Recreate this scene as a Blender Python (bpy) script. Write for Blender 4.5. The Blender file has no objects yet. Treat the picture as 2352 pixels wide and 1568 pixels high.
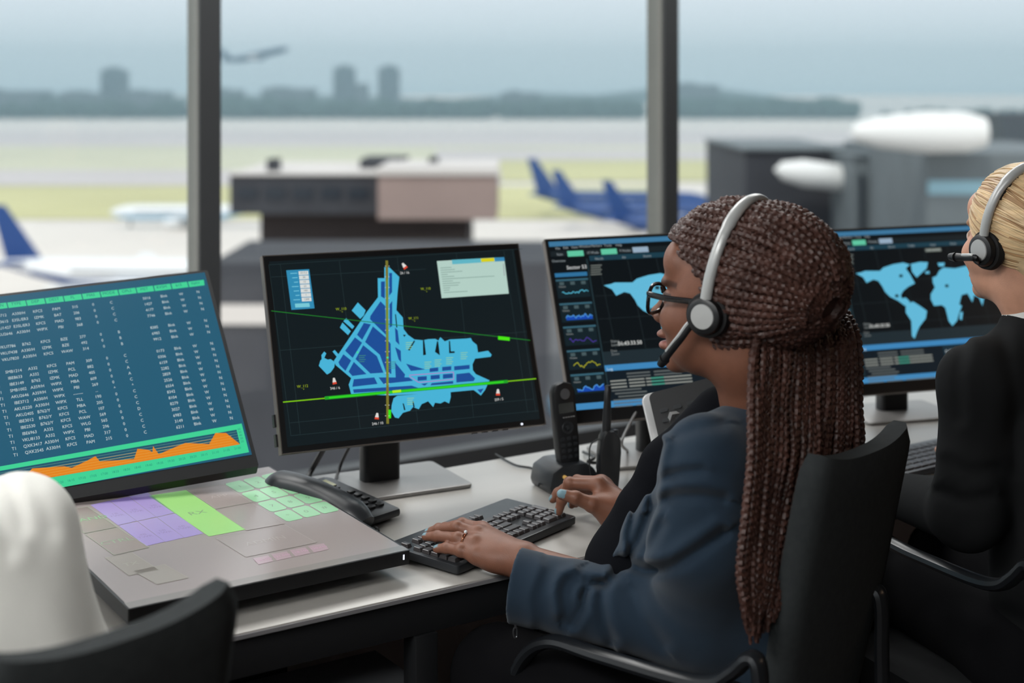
import bpy, bmesh, math, random
import numpy as np
from mathutils import Vector, Matrix, Euler
S = bpy.context.scene
COL = S.collection
random.seed(7); RNG = np.random.default_rng(7)
R = math.radians
# ------------------------------------------------------------------ camera, light, exposure
YAW = R(33.5)                      # the room is squared to the window wall; the camera looks 33.5 deg to the right of it
CS, SN = math.cos(YAW), math.sin(YAW)
FPX, HOR, CAMZ = 3267.0, 210.0, 1.52
cam = bpy.data.cameras.new('camera'); camo = bpy.data.objects.new('camera', cam); COL.objects.link(camo)
cam.lens = 50.0; cam.sensor_width = 36.0; cam.shift_y = -(784 - HOR) / 2352.0
camo.location = (0, 0, CAMZ); camo.rotation_euler = (R(90), 0, -YAW)
cam.clip_end = 8000; cam.clip_start = 0.05
cam.dof.use_dof = True; cam.dof.focus_distance = 2.36; cam.dof.aperture_fstop = 2.7
S.camera = camo
S.view_settings.view_transform = 'Standard'; S.view_settings.look = 'None'
S.view_settings.gamma = 1.0; S.view_settings.exposure = 0.0; S.view_settings.use_curve_mapping = False

def lin(c):
    return tuple(((v / 255.) / 12.92 if v / 255. <= 0.04045 else ((v / 255. + 0.055) / 1.055) ** 2.4) for v in c)

world = bpy.data.worlds.new('sky'); S.world = world; world.use_nodes = True
wn = world.node_tree.nodes; wl = world.node_tree.links; wn.clear()
out = wn.new('ShaderNodeOutputWorld'); bg = wn.new('ShaderNodeBackground')
tc = wn.new('ShaderNodeTexCoord'); sp = wn.new('ShaderNodeSeparateXYZ'); rp = wn.new('ShaderNodeValToRGB')
nz = wn.new('ShaderNodeTexNoise'); nz.inputs['Scale'].default_value = 3.0; nz.inputs['Detail'].default_value = 3
mp = wn.new('ShaderNodeMapping'); mp.inputs['Scale'].default_value = (1, 1, 4)
mx = wn.new('ShaderNodeMath'); mx.operation = 'MULTIPLY_ADD'; mx.inputs[1].default_value = 0.012
wl.new(tc.outputs['Generated'], sp.inputs[0]); wl.new(tc.outputs['Generated'], mp.inputs[0]); wl.new(mp.outputs[0], nz.inputs['Vector'])
wl.new(nz.outputs['Fac'], mx.inputs[0]); wl.new(sp.outputs['Z'], mx.inputs[2]); wl.new(mx.outputs[0], rp.inputs[0])
cr = rp.color_ramp
cr.elements[0].position = 0.0; cr.elements[0].color = (*lin((192, 212, 221)), 1)
cr.elements[1].position = 1.0; cr.elements[1].color = (*lin((236, 242, 248)), 1)
for p_, c_ in ((0.012, (208, 223, 230)), (0.035, (218, 228, 234)), (0.07, (226, 233, 240)), (0.3, (236, 241, 246))):
    e = cr.elements.new(p_); e.color = (*lin(c_), 1)
wl.new(rp.outputs[0], bg.inputs[0]); bg.inputs[1].default_value = 1.22; wl.new(bg.outputs[0], out.inputs[0])

sun = bpy.data.lights.new('sun', 'SUN'); sun.energy = 1.6; sun.angle = R(12); sun.color = (1, .95, .88)
suno = bpy.data.objects.new('sun', sun); COL.objects.link(suno)
suno.rotation_euler = Euler((R(38), 0, R(-60)), 'XYZ')        # from behind the building, high up
for nm, loc, rot, sx, sy in (('window_light_front', (2.2, 4.45, 1.5), (R(-90), 0, 0), 9.4, 2.7), ('window_light_left', (-2.15, 1.2, 1.5), (0, R(90), 0), 2.7, 5.4)):
    L = bpy.data.lights.new(nm, 'AREA'); L.shape = 'RECTANGLE'; L.size = sx; L.size_y = sy; L.cycles.is_portal = True
    o = bpy.data.objects.new(nm, L); COL.objects.link(o); o.location = loc; o.rotation_euler = rot

# ------------------------------------------------------------------ measuring helpers
def cw(x, y, z=0.0):               # right / ahead / height of the standpoint -> room coordinates
    return Vector((CS * x + SN * y, -SN * x + CS * y, z))
def W(px, py, d):                  # photo point at distance d ahead
    return cw((px - 1176) * d / FPX, d, CAMZ - (py - HOR) * d / FPX)
def WZ(px, py, z):                 # photo point on the level z
    return W(px, py, FPX * (CAMZ - z) / (py - HOR))
FWD = cw(0, 1); RGT = cw(1, 0); UP = Vector((0, 0, 1))

# ------------------------------------------------------------------ materials
FILL_E = 10.0  # base strength of the added ceiling panels
_m = {}
def mat(name, col, rough=0.6, metal=0.0, spec=0.5, emit=0.0, ecol=None, noise=0.0, nscale=40.0, bump=0.0, bscale=200.0, sheen=0.0, coat=0.0, attr=None, stretch=(1, 1, 1), coord='Object', ior=1.45, alpha=None):
    if name in _m: return _m[name]
    m = bpy.data.materials.new(name); m.use_nodes = True; nt = m.node_tree; b = nt.nodes['Principled BSDF']
    c = lin(col); b.inputs['Base Color'].default_value = (*c, 1)
    b.inputs['Roughness'].default_value = rough; b.inputs['Metallic'].default_value = metal
    b.inputs['Specular IOR Level'].default_value = spec; b.inputs['IOR'].default_value = ior
    if sheen: b.inputs['Sheen Weight'].default_value = sheen
    if coat: b.inputs['Coat Weight'].default_value = coat
    if emit:
        b.inputs['Emission Color'].default_value = (*lin(ecol or col), 1); b.inputs['Emission Strength'].default_value = emit
    src = None
    if noise or bump:
        t = nt.nodes.new('ShaderNodeTexCoord'); mpn = nt.nodes.new('ShaderNodeMapping'); mpn.inputs['Scale'].default_value = stretch
        nt.links.new(t.outputs[coord], mpn.inputs[0])
    if attr:
        a = nt.nodes.new('ShaderNodeAttribute'); a.attribute_name = attr; src = a.outputs['Color']
    if noise:
        n = nt.nodes.new('ShaderNodeTexNoise'); n.inputs['Scale'].default_value = nscale; n.inputs['Detail'].default_value = 4
        nt.links.new(mpn.outputs[0], n.inputs['Vector'])
        mr = nt.nodes.new('ShaderNodeMapRange'); mr.inputs[1].default_value = .3; mr.inputs[2].default_value = .7
        mr.inputs[3].default_value = 1 - noise; mr.inputs[4].default_value = 1 + noise
        nt.links.new(n.outputs['Fac'], mr.inputs[0])
        vm = nt.nodes.new('ShaderNodeVectorMath'); vm.operation = 'SCALE'
        if src: nt.links.new(src, vm.inputs[0])
        else: vm.inputs[0].default_value = c
        nt.links.new(mr.outputs[0], vm.inputs['Scale']); src = vm.outputs[0]
    if src: nt.links.new(src, b.inputs['Base Color'])
    if bump:
        n2 = nt.nodes.new('ShaderNodeTexNoise'); n2.inputs['Scale'].default_value = bscale; n2.inputs['Detail'].default_value = 3
        nt.links.new(mpn.outputs[0], n2.inputs['Vector']); bp = nt.nodes.new('ShaderNodeBump')
        bp.inputs['Strength'].default_value = bump; bp.inputs['Distance'].default_value = 0.002
        nt.links.new(n2.outputs['Fac'], bp.inputs['Height']); nt.links.new(bp.outputs[0], b.inputs['Normal'])
    _m[name] = m; return m
def glow(name, col, s=1.0, base=None, rough=0.35, spec=0.3, ior=1.45):   # lit screen pixels behind a front film
    return mat(name, base or (4, 5, 6), rough=rough, emit=s, ecol=col, spec=spec, ior=ior)
def glass_mat(name, tint=(245, 250, 250), refl=0.08, rough=0.0):
    if name in _m: return _m[name]
    m = bpy.data.materials.new(name); m.use_nodes = True; nt = m.node_tree; nt.nodes.clear()
    o = nt.nodes.new('ShaderNodeOutputMaterial'); t = nt.nodes.new('ShaderNodeBsdfTransparent'); g = nt.nodes.new('ShaderNodeBsdfGlossy')
    lw = nt.nodes.new('ShaderNodeLayerWeight'); lw.inputs[0].default_value = .5; mi = nt.nodes.new('ShaderNodeMixShader')
    pw = nt.nodes.new('ShaderNodeMath'); pw.operation = 'POWER'; pw.inputs[1].default_value = 5
    ml = nt.nodes.new('ShaderNodeMath'); ml.operation = 'MULTIPLY_ADD'; ml.inputs[1].default_value = .5; ml.inputs[2].default_value = refl / 2
    t.inputs[0].default_value = (*lin(tint), 1); g.inputs['Roughness'].default_value = rough
    nt.links.new(lw.outputs['Facing'], pw.inputs[0]); nt.links.new(pw.outputs[0], ml.inputs[0]); nt.links.new(ml.outputs[0], mi.inputs[0]); nt.links.new(t.outputs[0], mi.inputs[1]); nt.links.new(g.outputs[0], mi.inputs[2]); nt.links.new(mi.outputs[0], o.inputs[0])
    _m[name] = m; return m

# ------------------------------------------------------------------ object helpers
def tag(o, label=None, cat=None, group=None, kind=None):
    if label: o['label'] = label
    if cat: o['category'] = cat
    if group: o['group'] = group
    if kind: o['kind'] = kind
    return o
def thing(name, loc, label=None, cat=None, group=None, rotz=0.0, kind=None):
    o = bpy.data.objects.new(name, None); COL.objects.link(o); o.empty_display_size = .05
    o.location = loc; o.rotation_euler = (0, 0, rotz); return tag(o, label, cat, group, kind)
def pmat(parent):
    M = Matrix.Identity(4); p = parent
    while p is not None:
        M = (Matrix.Translation(p.location) @ p.rotation_euler.to_matrix().to_4x4() @ Matrix.Diagonal((*p.scale, 1))) @ M; p = p.parent
    return M
def link(name, bm, mats, parent=None, smooth=True, world=True, M=None, auto=35):
    if M is not None: bm.transform(M)
    if parent is not None and world: bm.transform(pmat(parent).inverted())
    me = bpy.data.meshes.new(name); bmesh.ops.recalc_face_normals(bm, faces=bm.faces) if len(bm.faces) and name not in ('screen',) else None
    bm.to_mesh(me); bm.free()
    for m in (mats if isinstance(mats, (list, tuple)) else [mats]): me.materials.append(m)
    if smooth and len(me.polygons):
        me.polygons.foreach_set('use_smooth', [True] * len(me.polygons))
        if auto: me.set_sharp_from_angle(angle=R(auto))
    o = bpy.data.objects.new(name, me); COL.objects.link(o)
    if parent is not None: o.parent = parent
    return o
def copy_tree(o, parent=None):
    c = o.copy(); COL.objects.link(c); c.parent = parent
    for ch in [x for x in COL.objects if x.parent == o]: copy_tree(ch, c)
    return c
def BM(): return bmesh.new()
def box(bm, c, s, M=None, bev=0.0, seg=2, mi=0):
    r = bmesh.ops.create_cube(bm, size=1.0); vs = r['verts']
    T = Matrix.Translation(c) @ Matrix.Diagonal((*s, 1))
    if M is not None: T = M @ T
    bmesh.ops.transform(bm, matrix=T, verts=vs)
    fs = set(f for v in vs for f in v.link_faces)
    for f in fs: f.material_index = mi
    if bev:
        es = list(set(e for v in vs for e in v.link_edges))
        rr = bmesh.ops.bevel(bm, geom=es, offset=bev, segments=seg, affect='EDGES', profile=.5)
        for f in rr['faces']: f.material_index = mi
    return bm
def bar(bm, a, b, w, h=None, up=UP, mi=0, bev=0):
    a = Vector(a); b = Vector(b); d = b - a; L = d.length; z = d.normalized()
    x = up.cross(z); x = x.normalized() if x.length > 1e-5 else Vector((1, 0, 0)); y = z.cross(x)
    M = Matrix((x, y, z)).transposed().to_4x4(); M.translation = (a + b) / 2
    return box(bm, (0, 0, 0), (w, h or w, L), M, bev, mi=mi)
def cyl(bm, a, b, r, r2=None, n=24, mi=0, caps=True):
    a = Vector(a); b = Vector(b); d = b - a; L = d.length
    q = Vector((0, 0, 1)).rotation_difference(d.normalized()).to_matrix().to_4x4(); q.translation = (a + b) / 2
    r_ = bmesh.ops.create_cone(bm, segments=n, radius1=r, radius2=r if r2 is None else r2, depth=L, cap_ends=caps)
    bmesh.ops.transform(bm, matrix=q, verts=r_['verts'])
    for v in r_['verts']:
        for f in v.link_faces: f.material_index = mi
    return bm
def catmull(pts, n=8):
    P = [Vector(p) for p in pts]; P = [P[0] * 2 - P[1]] + P + [P[-1] * 2 - P[-2]]; o = []
    for i in range(1, len(P) - 2):
        for k in range(n):
            t = k / n; a, b, c, d = P[i - 1:i + 3]
            o.append(.5 * ((2 * b) + (c - a) * t + (2 * a - 5 * b + 4 * c - d) * t * t + (3 * b - a - 3 * c + d) * t ** 3))
    o.append(P[-2]); return o
def tube(bm, pts, r, n=10, mi=0, sm=6, flat=None):     # r: number, list per control point, or function(t); flat=(vector, ratio) squashes the section
    k = len(pts); path = catmull(pts, sm) if sm > 1 else [Vector(p) for p in pts]; N = len(path)
    def rad(i):
        t = i / (N - 1)
        if callable(r): return r(t)
        if isinstance(r, (list, tuple)):
            u = t * (k - 1); j = min(int(u), k - 2); return r[j] + (r[j + 1] - r[j]) * (u - j)
        return r
    rings = []; prev = None
    for i, p in enumerate(path):
        t = (path[min(i + 1, N - 1)] - path[max(i - 1, 0)]).normalized()
        if prev is None: x = t.orthogonal().normalized()
        else: x = (prev - t * prev.dot(t)).normalized()
        if flat: x = (flat[0] - t * flat[0].dot(t)).normalized()
        prev = x; y = t.cross(x); rr = rad(i); fx = flat[1] if flat else 1
        rings.append([bm.verts.new(p + (x * math.cos(a) * fx + y * math.sin(a)) * rr) for a in [2 * math.pi * q / n for q in range(n)]])
    for i in range(N - 1):
        for q in range(n):
            f = bm.faces.new((rings[i][q], rings[i][(q + 1) % n], rings[i + 1][(q + 1) % n], rings[i + 1][q])); f.material_index = mi
    for rg in (rings[0][::-1], rings[-1]):
        f = bm.faces.new(rg); f.material_index = mi
    return bm
def lathe(bm, prof, M=None, n=32, mi=0):
    rings = []
    for (r, z) in prof:
        rings.append([bm.verts.new(Vector((r * math.cos(2 * math.pi * q / n), r * math.sin(2 * math.pi * q / n), z))) for q in range(n)])
    for i in range(len(prof) - 1):
        for q in range(n):
            f = bm.faces.new((rings[i][q], rings[i][(q + 1) % n], rings[i + 1][(q + 1) % n], rings[i + 1][q])); f.material_index = mi
    if prof[0][0] > 1e-6: bm.faces.new(rings[0][::-1]).material_index = mi
    if prof[-1][0] > 1e-6: bm.faces.new(rings[-1]).material_index = mi
    if M is not None: bmesh.ops.transform(bm, matrix=M, verts=[v for g in rings for v in g])
    return bm
def prism(bm, pts2, z0, z1, M=None, mi=0, bev=0):   # outline in local x,y extruded z0..z1
    a = [bm.verts.new((p[0], p[1], z0)) for p in pts2]; b = [bm.verts.new((p[0], p[1], z1)) for p in pts2]; n = len(a)
    fs = [bm.faces.new(a[::-1]), bm.faces.new(b)] + [bm.faces.new((a[i], a[(i + 1) % n], b[(i + 1) % n], b[i])) for i in range(n)]
    for f in fs: f.material_index = mi
    if M is not None: bmesh.ops.transform(bm, matrix=M, verts=a + b)
    if bev: bmesh.ops.bevel(bm, geom=list(set(e for f in fs for e in f.edges)), offset=bev, segments=2, affect='EDGES', profile=.5)
    return bm
def rrect(w, h, r, n=5, cx=0, cy=0):
    o = []
    for (sx, sy, a0) in ((1, 1, 0), (-1, 1, 90), (-1, -1, 180), (1, -1, 270)):
        for i in range(n + 1):
            a = R(a0 + 90 * i / n); o.append((cx + sx * (w / 2 - r) + r * math.cos(a), cy + sy * (h / 2 - r) + r * math.sin(a)))
    return o
def frame(x, y, z, o):
    M = Matrix((x, y, z)).transposed().to_4x4(); M.translation = o; return M

# ------------------------------------------------------------------ signed-distance sculpting
def A(v): return np.array(v, dtype=np.float32)
def cap(a, b, ra, rb=None):
    a = A(a); b = A(b); rb = ra if rb is None else rb; d = b - a; dd = float(d @ d) + 1e-12
    def f(P):
        t = np.clip((P - a) @ d / dd, 0, 1); return np.linalg.norm(P - a - t[:, None] * d, axis=1) - (ra + (rb - ra) * t)
    return f
def ell(c, r, Mx=None):
    c = A(c); r = A(r)
    Rm = None if Mx is None else np.array(Mx, dtype=np.float32)      # rows: local axes in world
    def f(P):
        q = P - c
        if Rm is not None: q = q @ Rm.T
        k0 = np.linalg.norm(q / r, axis=1); k1 = np.linalg.norm(q / (r * r), axis=1) + 1e-9
        return k0 * (k0 - 1) / k1
    return f
def rbox(c, s, Mx=None, rr=.01):
    c = A(c); s = A(s); Rm = None if Mx is None else np.array(Mx, dtype=np.float32)
    def f(P):
        q = P - c
        if Rm is not None: q = q @ Rm.T
        q = np.abs(q) - (s - rr)
        return np.linalg.norm(np.maximum(q, 0), axis=1) + np.minimum(q.max(axis=1), 0) - rr
    return f
def half(p, n):
    p = A(p); n = A(Vector(n).normalized())
    return lambda P: (P - p) @ n
def sdf(ops):
    def f(P):
        v = ops[0][2](P)
        for (k, sm, g) in ops[1:]:
            w = g(P)
            if k == 's': w = -w
            if k == 'u':
                if sm: h = np.clip(.5 + .5 * (w - v) / sm, 0, 1); v = w * (1 - h) + v * h - sm * h * (1 - h)
                else: v = np.minimum(v, w)
            else:
                if sm: h = np.clip(.5 - .5 * (w - v) / sm, 0, 1); v = w * (1 - h) + v * h + sm * h * (1 - h)
                else: v = np.maximum(v, w)
        return v
    return f
def nets(f, lo, hi, h):
    lo = np.array(lo, float); hi = np.array(hi, float); n = np.ceil((hi - lo) / h).astype(int) + 2
    n = (np.ceil(n / 4) * 4).astype(int) + 1
    cn = (n - 1) // 4 + 1
    g = [lo[i] + np.arange(cn[i]) * 4 * h for i in range(3)]
    C = np.stack(np.meshgrid(*g, indexing='ij'), -1).reshape(-1, 3).astype(np.float32)
    cv = f(C).reshape(cn)
    near = np.abs(cv) < 4 * h * 2.2 + .006
    m = np.zeros(cn - 1, bool)
    for a in (0, 1):
        for b in (0, 1):
            for c in (0, 1): m |= near[a:cn[0] - 1 + a, b:cn[1] - 1 + b, c:cn[2] - 1 + c]
    V = np.repeat(np.repeat(np.repeat(cv[:-1, :-1, :-1], 4, 0), 4, 1), 4, 2)
    V = np.pad(V, ((0, 1),) * 3, mode='edge').astype(np.float32)
    fm = np.repeat(np.repeat(np.repeat(m, 4, 0), 4, 1), 4, 2); fm = np.pad(fm, ((0, 1),) * 3, mode='edge')
    idx = np.argwhere(fm)
    for s in range(0, len(idx), 400000):
        ii = idx[s:s + 400000]; V[ii[:, 0], ii[:, 1], ii[:, 2]] = f((lo + ii * h).astype(np.float32))
    V[V == 0] = 1e-7
    sg = V < 0; N = V.shape
    acc = np.zeros((N[0] - 1, N[1] - 1, N[2] - 1, 3), np.float32); cnt = np.zeros(acc.shape[:3], np.float32)
    cor = [(a, b, c) for a in (0, 1) for b in (0, 1) for c in (0, 1)]
    def sl(a, X): return X[a[0]:N[0] - 1 + a[0], a[1]:N[1] - 1 + a[1], a[2]:N[2] - 1 + a[2]]
    for a in cor:
        for ax in range(3):
            if a[ax]: continue
            b = list(a); b[ax] = 1
            va = sl(a, V); vb = sl(b, V); x = sl(a, sg) != sl(b, sg)
            t = np.where(x, va / np.where(x, va - vb, 1), 0)
            for q in range(3): acc[..., q] += np.where(x, a[q] + (t if q == ax else 0), 0)
            cnt += x
    act = cnt > 0; vid = -np.ones(act.shape, int); vid[act] = np.arange(act.sum())
    pos = (np.argwhere(act) + acc[act] / cnt[act][:, None]) * h + lo
    quads = []
    for ax in range(3):
        o = [i for i in range(3) if i != ax]
        s0 = [slice(None)] * 3; s1 = [slice(None)] * 3; s0[ax] = slice(0, -1); s1[ax] = slice(1, None)
        a = sg[tuple(s0)]; b = sg[tuple(s1)]; e = np.argwhere(a != b); fl = a[tuple(e.T)]
        ok = (e[:, o[0]] > 0) & (e[:, o[1]] > 0) & (e[:, o[0]] < N[o[0]] - 1) & (e[:, o[1]] < N[o[1]] - 1)
        e = e[ok]; fl = fl[ok]; c = []
        for (u, w) in ((1, 1), (0, 1), (0, 0), (1, 0)):
            q = e.copy(); q[:, o[0]] -= u; q[:, o[1]] -= w; c.append(vid[q[:, 0], q[:, 1], q[:, 2]])
        Q = np.stack(c, 1)
        if ax == 1: fl = ~fl
        Q[~fl] = Q[~fl][:, ::-1]
        quads.append(Q)
    Q = np.concatenate(quads); Q = Q[(Q >= 0).all(1)]
    return pos, Q
def np_mesh(name, chunks, mats, parent, color=None):
    """chunks: list of (pos, quads); joined into one mesh object"""
    P = []; Q = []; n = 0
    for p, q in chunks: P.append(p); Q.append(q + n); n += len(p)
    P = np.concatenate(P); Q = np.concatenate(Q)
    me = bpy.data.meshes.new(name)
    L = P.copy()
    if parent is not None:
        Mi = np.array(pmat(parent).inverted()); L = P @ Mi[:3, :3].T + Mi[:3, 3]
    me.vertices.add(len(L)); me.vertices.foreach_set('co', L.astype(np.float32).ravel())
    me.loops.add(Q.size); me.loops.foreach_set('vertex_index', Q.astype(np.int32).ravel())
    me.polygons.add(len(Q)); me.polygons.foreach_set('loop_start', np.arange(0, Q.size, 4, dtype=np.int32))
    me.update(calc_edges=True); me.validate()
    me.polygons.foreach_set('use_smooth', [True] * len(me.polygons))
    for m in (mats if isinstance(mats, (list, tuple)) else [mats]): me.materials.append(m)
    if color is not None:
        at = me.color_attributes.new('Col', 'FLOAT_COLOR', 'POINT'); c = np.ones((len(P), 4), np.float32); c[:, :3] = color(P)
        at.data.foreach_set('color', c.ravel())
    o = bpy.data.objects.new(name, me); COL.objects.link(o); o.parent = parent
    return o
def bounds(pts, pad):
    a = np.array([list(p) for p in pts]); return a.min(0) - pad, a.max(0) + pad
# ================================================================== the room
M_alu = mat('window_frame_grey', (112, 112, 107), rough=.5, metal=.0, noise=.05, nscale=3)
M_alud = mat('window_frame_dark', (58, 60, 62), rough=.5, metal=.3, noise=.05, nscale=3)
M_wall = mat('wall_paint', (60, 58, 58), rough=.9, noise=.04, nscale=5)
M_ceil = mat('ceiling_tiles', (84, 82, 80), rough=.95, noise=.04, nscale=5)
M_floor = mat('carpet', (58, 50, 46), rough=.95, noise=.15, nscale=60, bump=.4, bscale=300)
XL, XR, YF, YB, ZC = -2.1, 6.6, 4.30, -2.4, 2.95
def struct(name, bm, m, parent=None, smooth=False):
    o = link(name, bm, m, parent, smooth=smooth)
    if parent is None: o['kind'] = 'structure'
    return o
struct('floor', box(BM(), ((XL + XR) / 2, (YF + YB) / 2, -.1), (XR - XL + .4, YF - YB + .4, .2)), M_floor)
struct('ceiling', box(BM(), ((XL + XR) / 2, (YF + YB) / 2, ZC + .1), (XR - XL + .4, YF - YB + .4, .2)), M_ceil)
struct('wall_back', box(BM(), ((XL + XR) / 2, YB - .1, ZC / 2), (XR - XL + .4, .2, ZC)), M_wall)
struct('wall_right', box(BM(), (XR + .1, (YF + YB) / 2, ZC / 2), (.2, YF - YB, ZC)), M_wall)
struct('trim_1', box(BM(), ((XL + XR) / 2, YF + .06, .11), (XR - XL, .14, .22)), M_alud)
struct('trim_2', box(BM(), (XL - .06, (YF + YB) / 2, .25), (.14, YF - YB, .5)), M_alud)
M_glass = glass_mat('window_glass', (250, 252, 252), .05)
posts = [XL + .04, 1.66, 3.56, 6.56]
def post(parent, x):
    b = BM()                                     # mullion: dark inner face, groove and lighter reveal
    box(b, (x + .036, YF + .006, ZC / 2 + .1), (.072, .012, ZC - .2), mi=1)
    box(b, (x + .036, YF + .016, ZC / 2 + .1), (.060, .010, ZC - .2), mi=1)
    box(b, (x + .036, YF + .066, ZC / 2 + .1), (.070, .092, ZC - .2), mi=0, bev=.002)
    return link('mullion', b, [M_alu, M_alud], parent, smooth=False)
for i in range(3):
    w = thing('window_%d' % (i + 1), (posts[i], YF, 0), kind='structure')
    post(w, posts[i])
    if i == 2: post(w, posts[3])
    link('pane', box(BM(), ((posts[i] + .072 + posts[i + 1]) / 2, YF + .05, ZC / 2 + .1), (posts[i + 1] - posts[i] - .072, .008, ZC - .22)), M_glass, w, smooth=False)
    link('sill', box(BM(), ((posts[i] + .072 + posts[i + 1]) / 2, YF + .03, .235), (posts[i + 1] - posts[i] - .072, .08, .03)), M_alud, w, smooth=False)
w = thing('window_4', (XL, YF, 0), kind='structure')
for yy in (2.3, .4, -1.5):
    link('mullion', box(BM(), (XL, yy, ZC / 2 + .25), (.11, .07, ZC - .5)), M_alu, w, smooth=False)
for a, b in ((4.28, 2.335), (2.265, .435), (.365, -1.465)):
    link('pane', box(BM(), (XL, (a + b) / 2, ZC / 2 + .25), (.008, a - b, ZC - .52)), M_glass, w, smooth=False)
struct('wall_left', box(BM(), (XL, -1.98, ZC / 2 + .25), (.14, .84, ZC - .5)), M_wall)

# ================================================================== the desk
DZ = .74; DF, DB = 1.925, 2.535
M_top = mat('desk_laminate', (158, 155, 150), rough=.30, spec=.6, noise=.05, nscale=2.2, stretch=(.6, 5, 1), bump=.04, bscale=30)
M_steel = mat('desk_steel_black', (30, 31, 33), rough=.45, metal=.3, noise=.05)
M_edge = mat('desk_edge_band', (120, 118, 120), rough=.35)
desk = thing('desk', (1.5, 2.2, 0), 'long pale grey laminate desk with black steel frame running below the windows', 'desk')
DX0, DX1 = -.55, 4.6
b = BM(); box(b, ((DX0 + DX1) / 2, (DF + DB) / 2, DZ - .0045), (DX1 - DX0, DB - DF, .009), bev=.0015); link('tabletop', b, M_top, desk)
b = BM(); box(b, ((DX0 + DX1) / 2, DF - .0015, DZ - .0055), (DX1 - DX0, .003, .006)); link('edge_band', b, M_edge, desk, smooth=False)
for y in (DF + .02, DB - .03):
    link('rail', box(BM(), ((DX0 + DX1) / 2, y, DZ - .039), (DX1 - DX0 - .02, .03, .058), bev=.002), M_steel, desk)
for x in (-.45, 1.115, 2.75, 4.5):
    for y in (DF + .02, DB - .03):
        link('leg', box(BM(), (x, y, (DZ - .068) / 2), (.04, .04, DZ - .068), bev=.002), M_steel, desk)
M_mod = mat('modesty_panel', (205, 196, 194), rough=.85, noise=.05, nscale=6)
link('modesty_panel', box(BM(), ((DX0 + DX1) / 2, DB - .055, .40), (DX1 - DX0 - .06, .015, .56)), M_mod, desk, smooth=False)
link('crossbar', box(BM(), ((DX0 + DX1) / 2, DB - .10, .30), (DX1 - DX0 - .1, .04, .04)), M_steel, desk, smooth=False)
# unseen ceiling panels added to brighten the room; warm one matches glow on braids
M_fill = mat('fill_diffuser', (240, 240, 236), emit=FILL_E, ecol=(246, 246, 244)); M_fillf = mat('fill_panel_frame', (200, 200, 198), rough=.5)
for i, (x, y) in enumerate([(-1.1, 3.55), (.6, 3.55), (2.3, 3.55), (4.0, 3.55), (-1.4, .75), (5.4, -1.4), (-1.4, -.9)]):
    t = thing('added_ceiling_light', (x, y, ZC), 'added square ceiling light panel %s' % ('by the left windows' if i == 4 else 'with warm light over the aisle' if i == 5 else 'behind the standpoint at the back left' if i == 6 else 'over the window side of the desks'), 'ceiling light', 'added ceiling light panels' if i < 4 else None)
    b = BM()
    for (cx, cy, sx, sy) in ((0, .6, 1.2, .03), (0, -.6, 1.2, .03), (.6, 0, .03, 1.2), (-.6, 0, .03, 1.2)): box(b, (x + cx, y + cy, ZC - .02), (sx, sy, .04))
    link('frame', b, M_fillf, t, smooth=False)
    link('diffuser', box(BM(), (x, y, ZC - .015), (1.17, 1.17, .01)), M_fill if i < 4 else mat('fill_diffuser_left', (240, 240, 236), emit=FILL_E * 2.3, ecol=(246, 246, 244)) if i == 4 else mat('fill_diffuser_back', (240, 240, 236), emit=FILL_E * 1.6, ecol=(246, 246, 244)) if i == 6 else mat('lamp_diffuser_warm', (240, 236, 226), emit=FILL_E * .5, ecol=(255, 214, 176)), t, smooth=False)  # left and back-left panels are added to lift the white shirt
# ================================================================== displays
M_case = mat('monitor_plastic_black', (20, 21, 23), rough=.42, noise=.04)
M_rim = mat('monitor_rim_grey', (92, 86, 82), rough=.45, metal=.2)
M_standp = mat('stand_base_grey', (128, 126, 124), rough=.35, metal=.3, noise=.03, nscale=4)
M_film = mat('screen_film_dark', (6, 7, 8), rough=.32, spec=.5)
class Panel:
    """a flat display: local x right, y up the glass, z out of the glass"""
    def __init__(s, cx, cy, cz, yaw, tilt, roll, w, h):
        ya, ti, ro = R(yaw), R(tilt), R(roll)
        r = cw(math.cos(ya), math.sin(ya)); bk = cw(-math.sin(ya), math.cos(ya))
        u = UP * math.cos(ti) + bk * math.sin(ti)
        s.x = r * math.cos(ro) + u * math.sin(ro); s.y = u * math.cos(ro) - r * math.sin(ro); s.z = s.x.cross(s.y)
        s.o = cw(cx, cy, cz); s.w, s.h = w, h; s.M = frame(s.x, s.y, s.z, s.o)
    def uv(s, px, py):                # where a sight line meets the glass
        d = W(px, py, 1.0) - Vector((0, 0, CAMZ)); c = Vector((0, 0, CAMZ))
        t = (s.o - c).dot(s.z) / d.dot(s.z); p = c + d * t - s.o
        return (p.dot(s.x), p.dot(s.y))
    def at(s, x, y, z=0): return s.M @ Vector((x, y, z))
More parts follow.
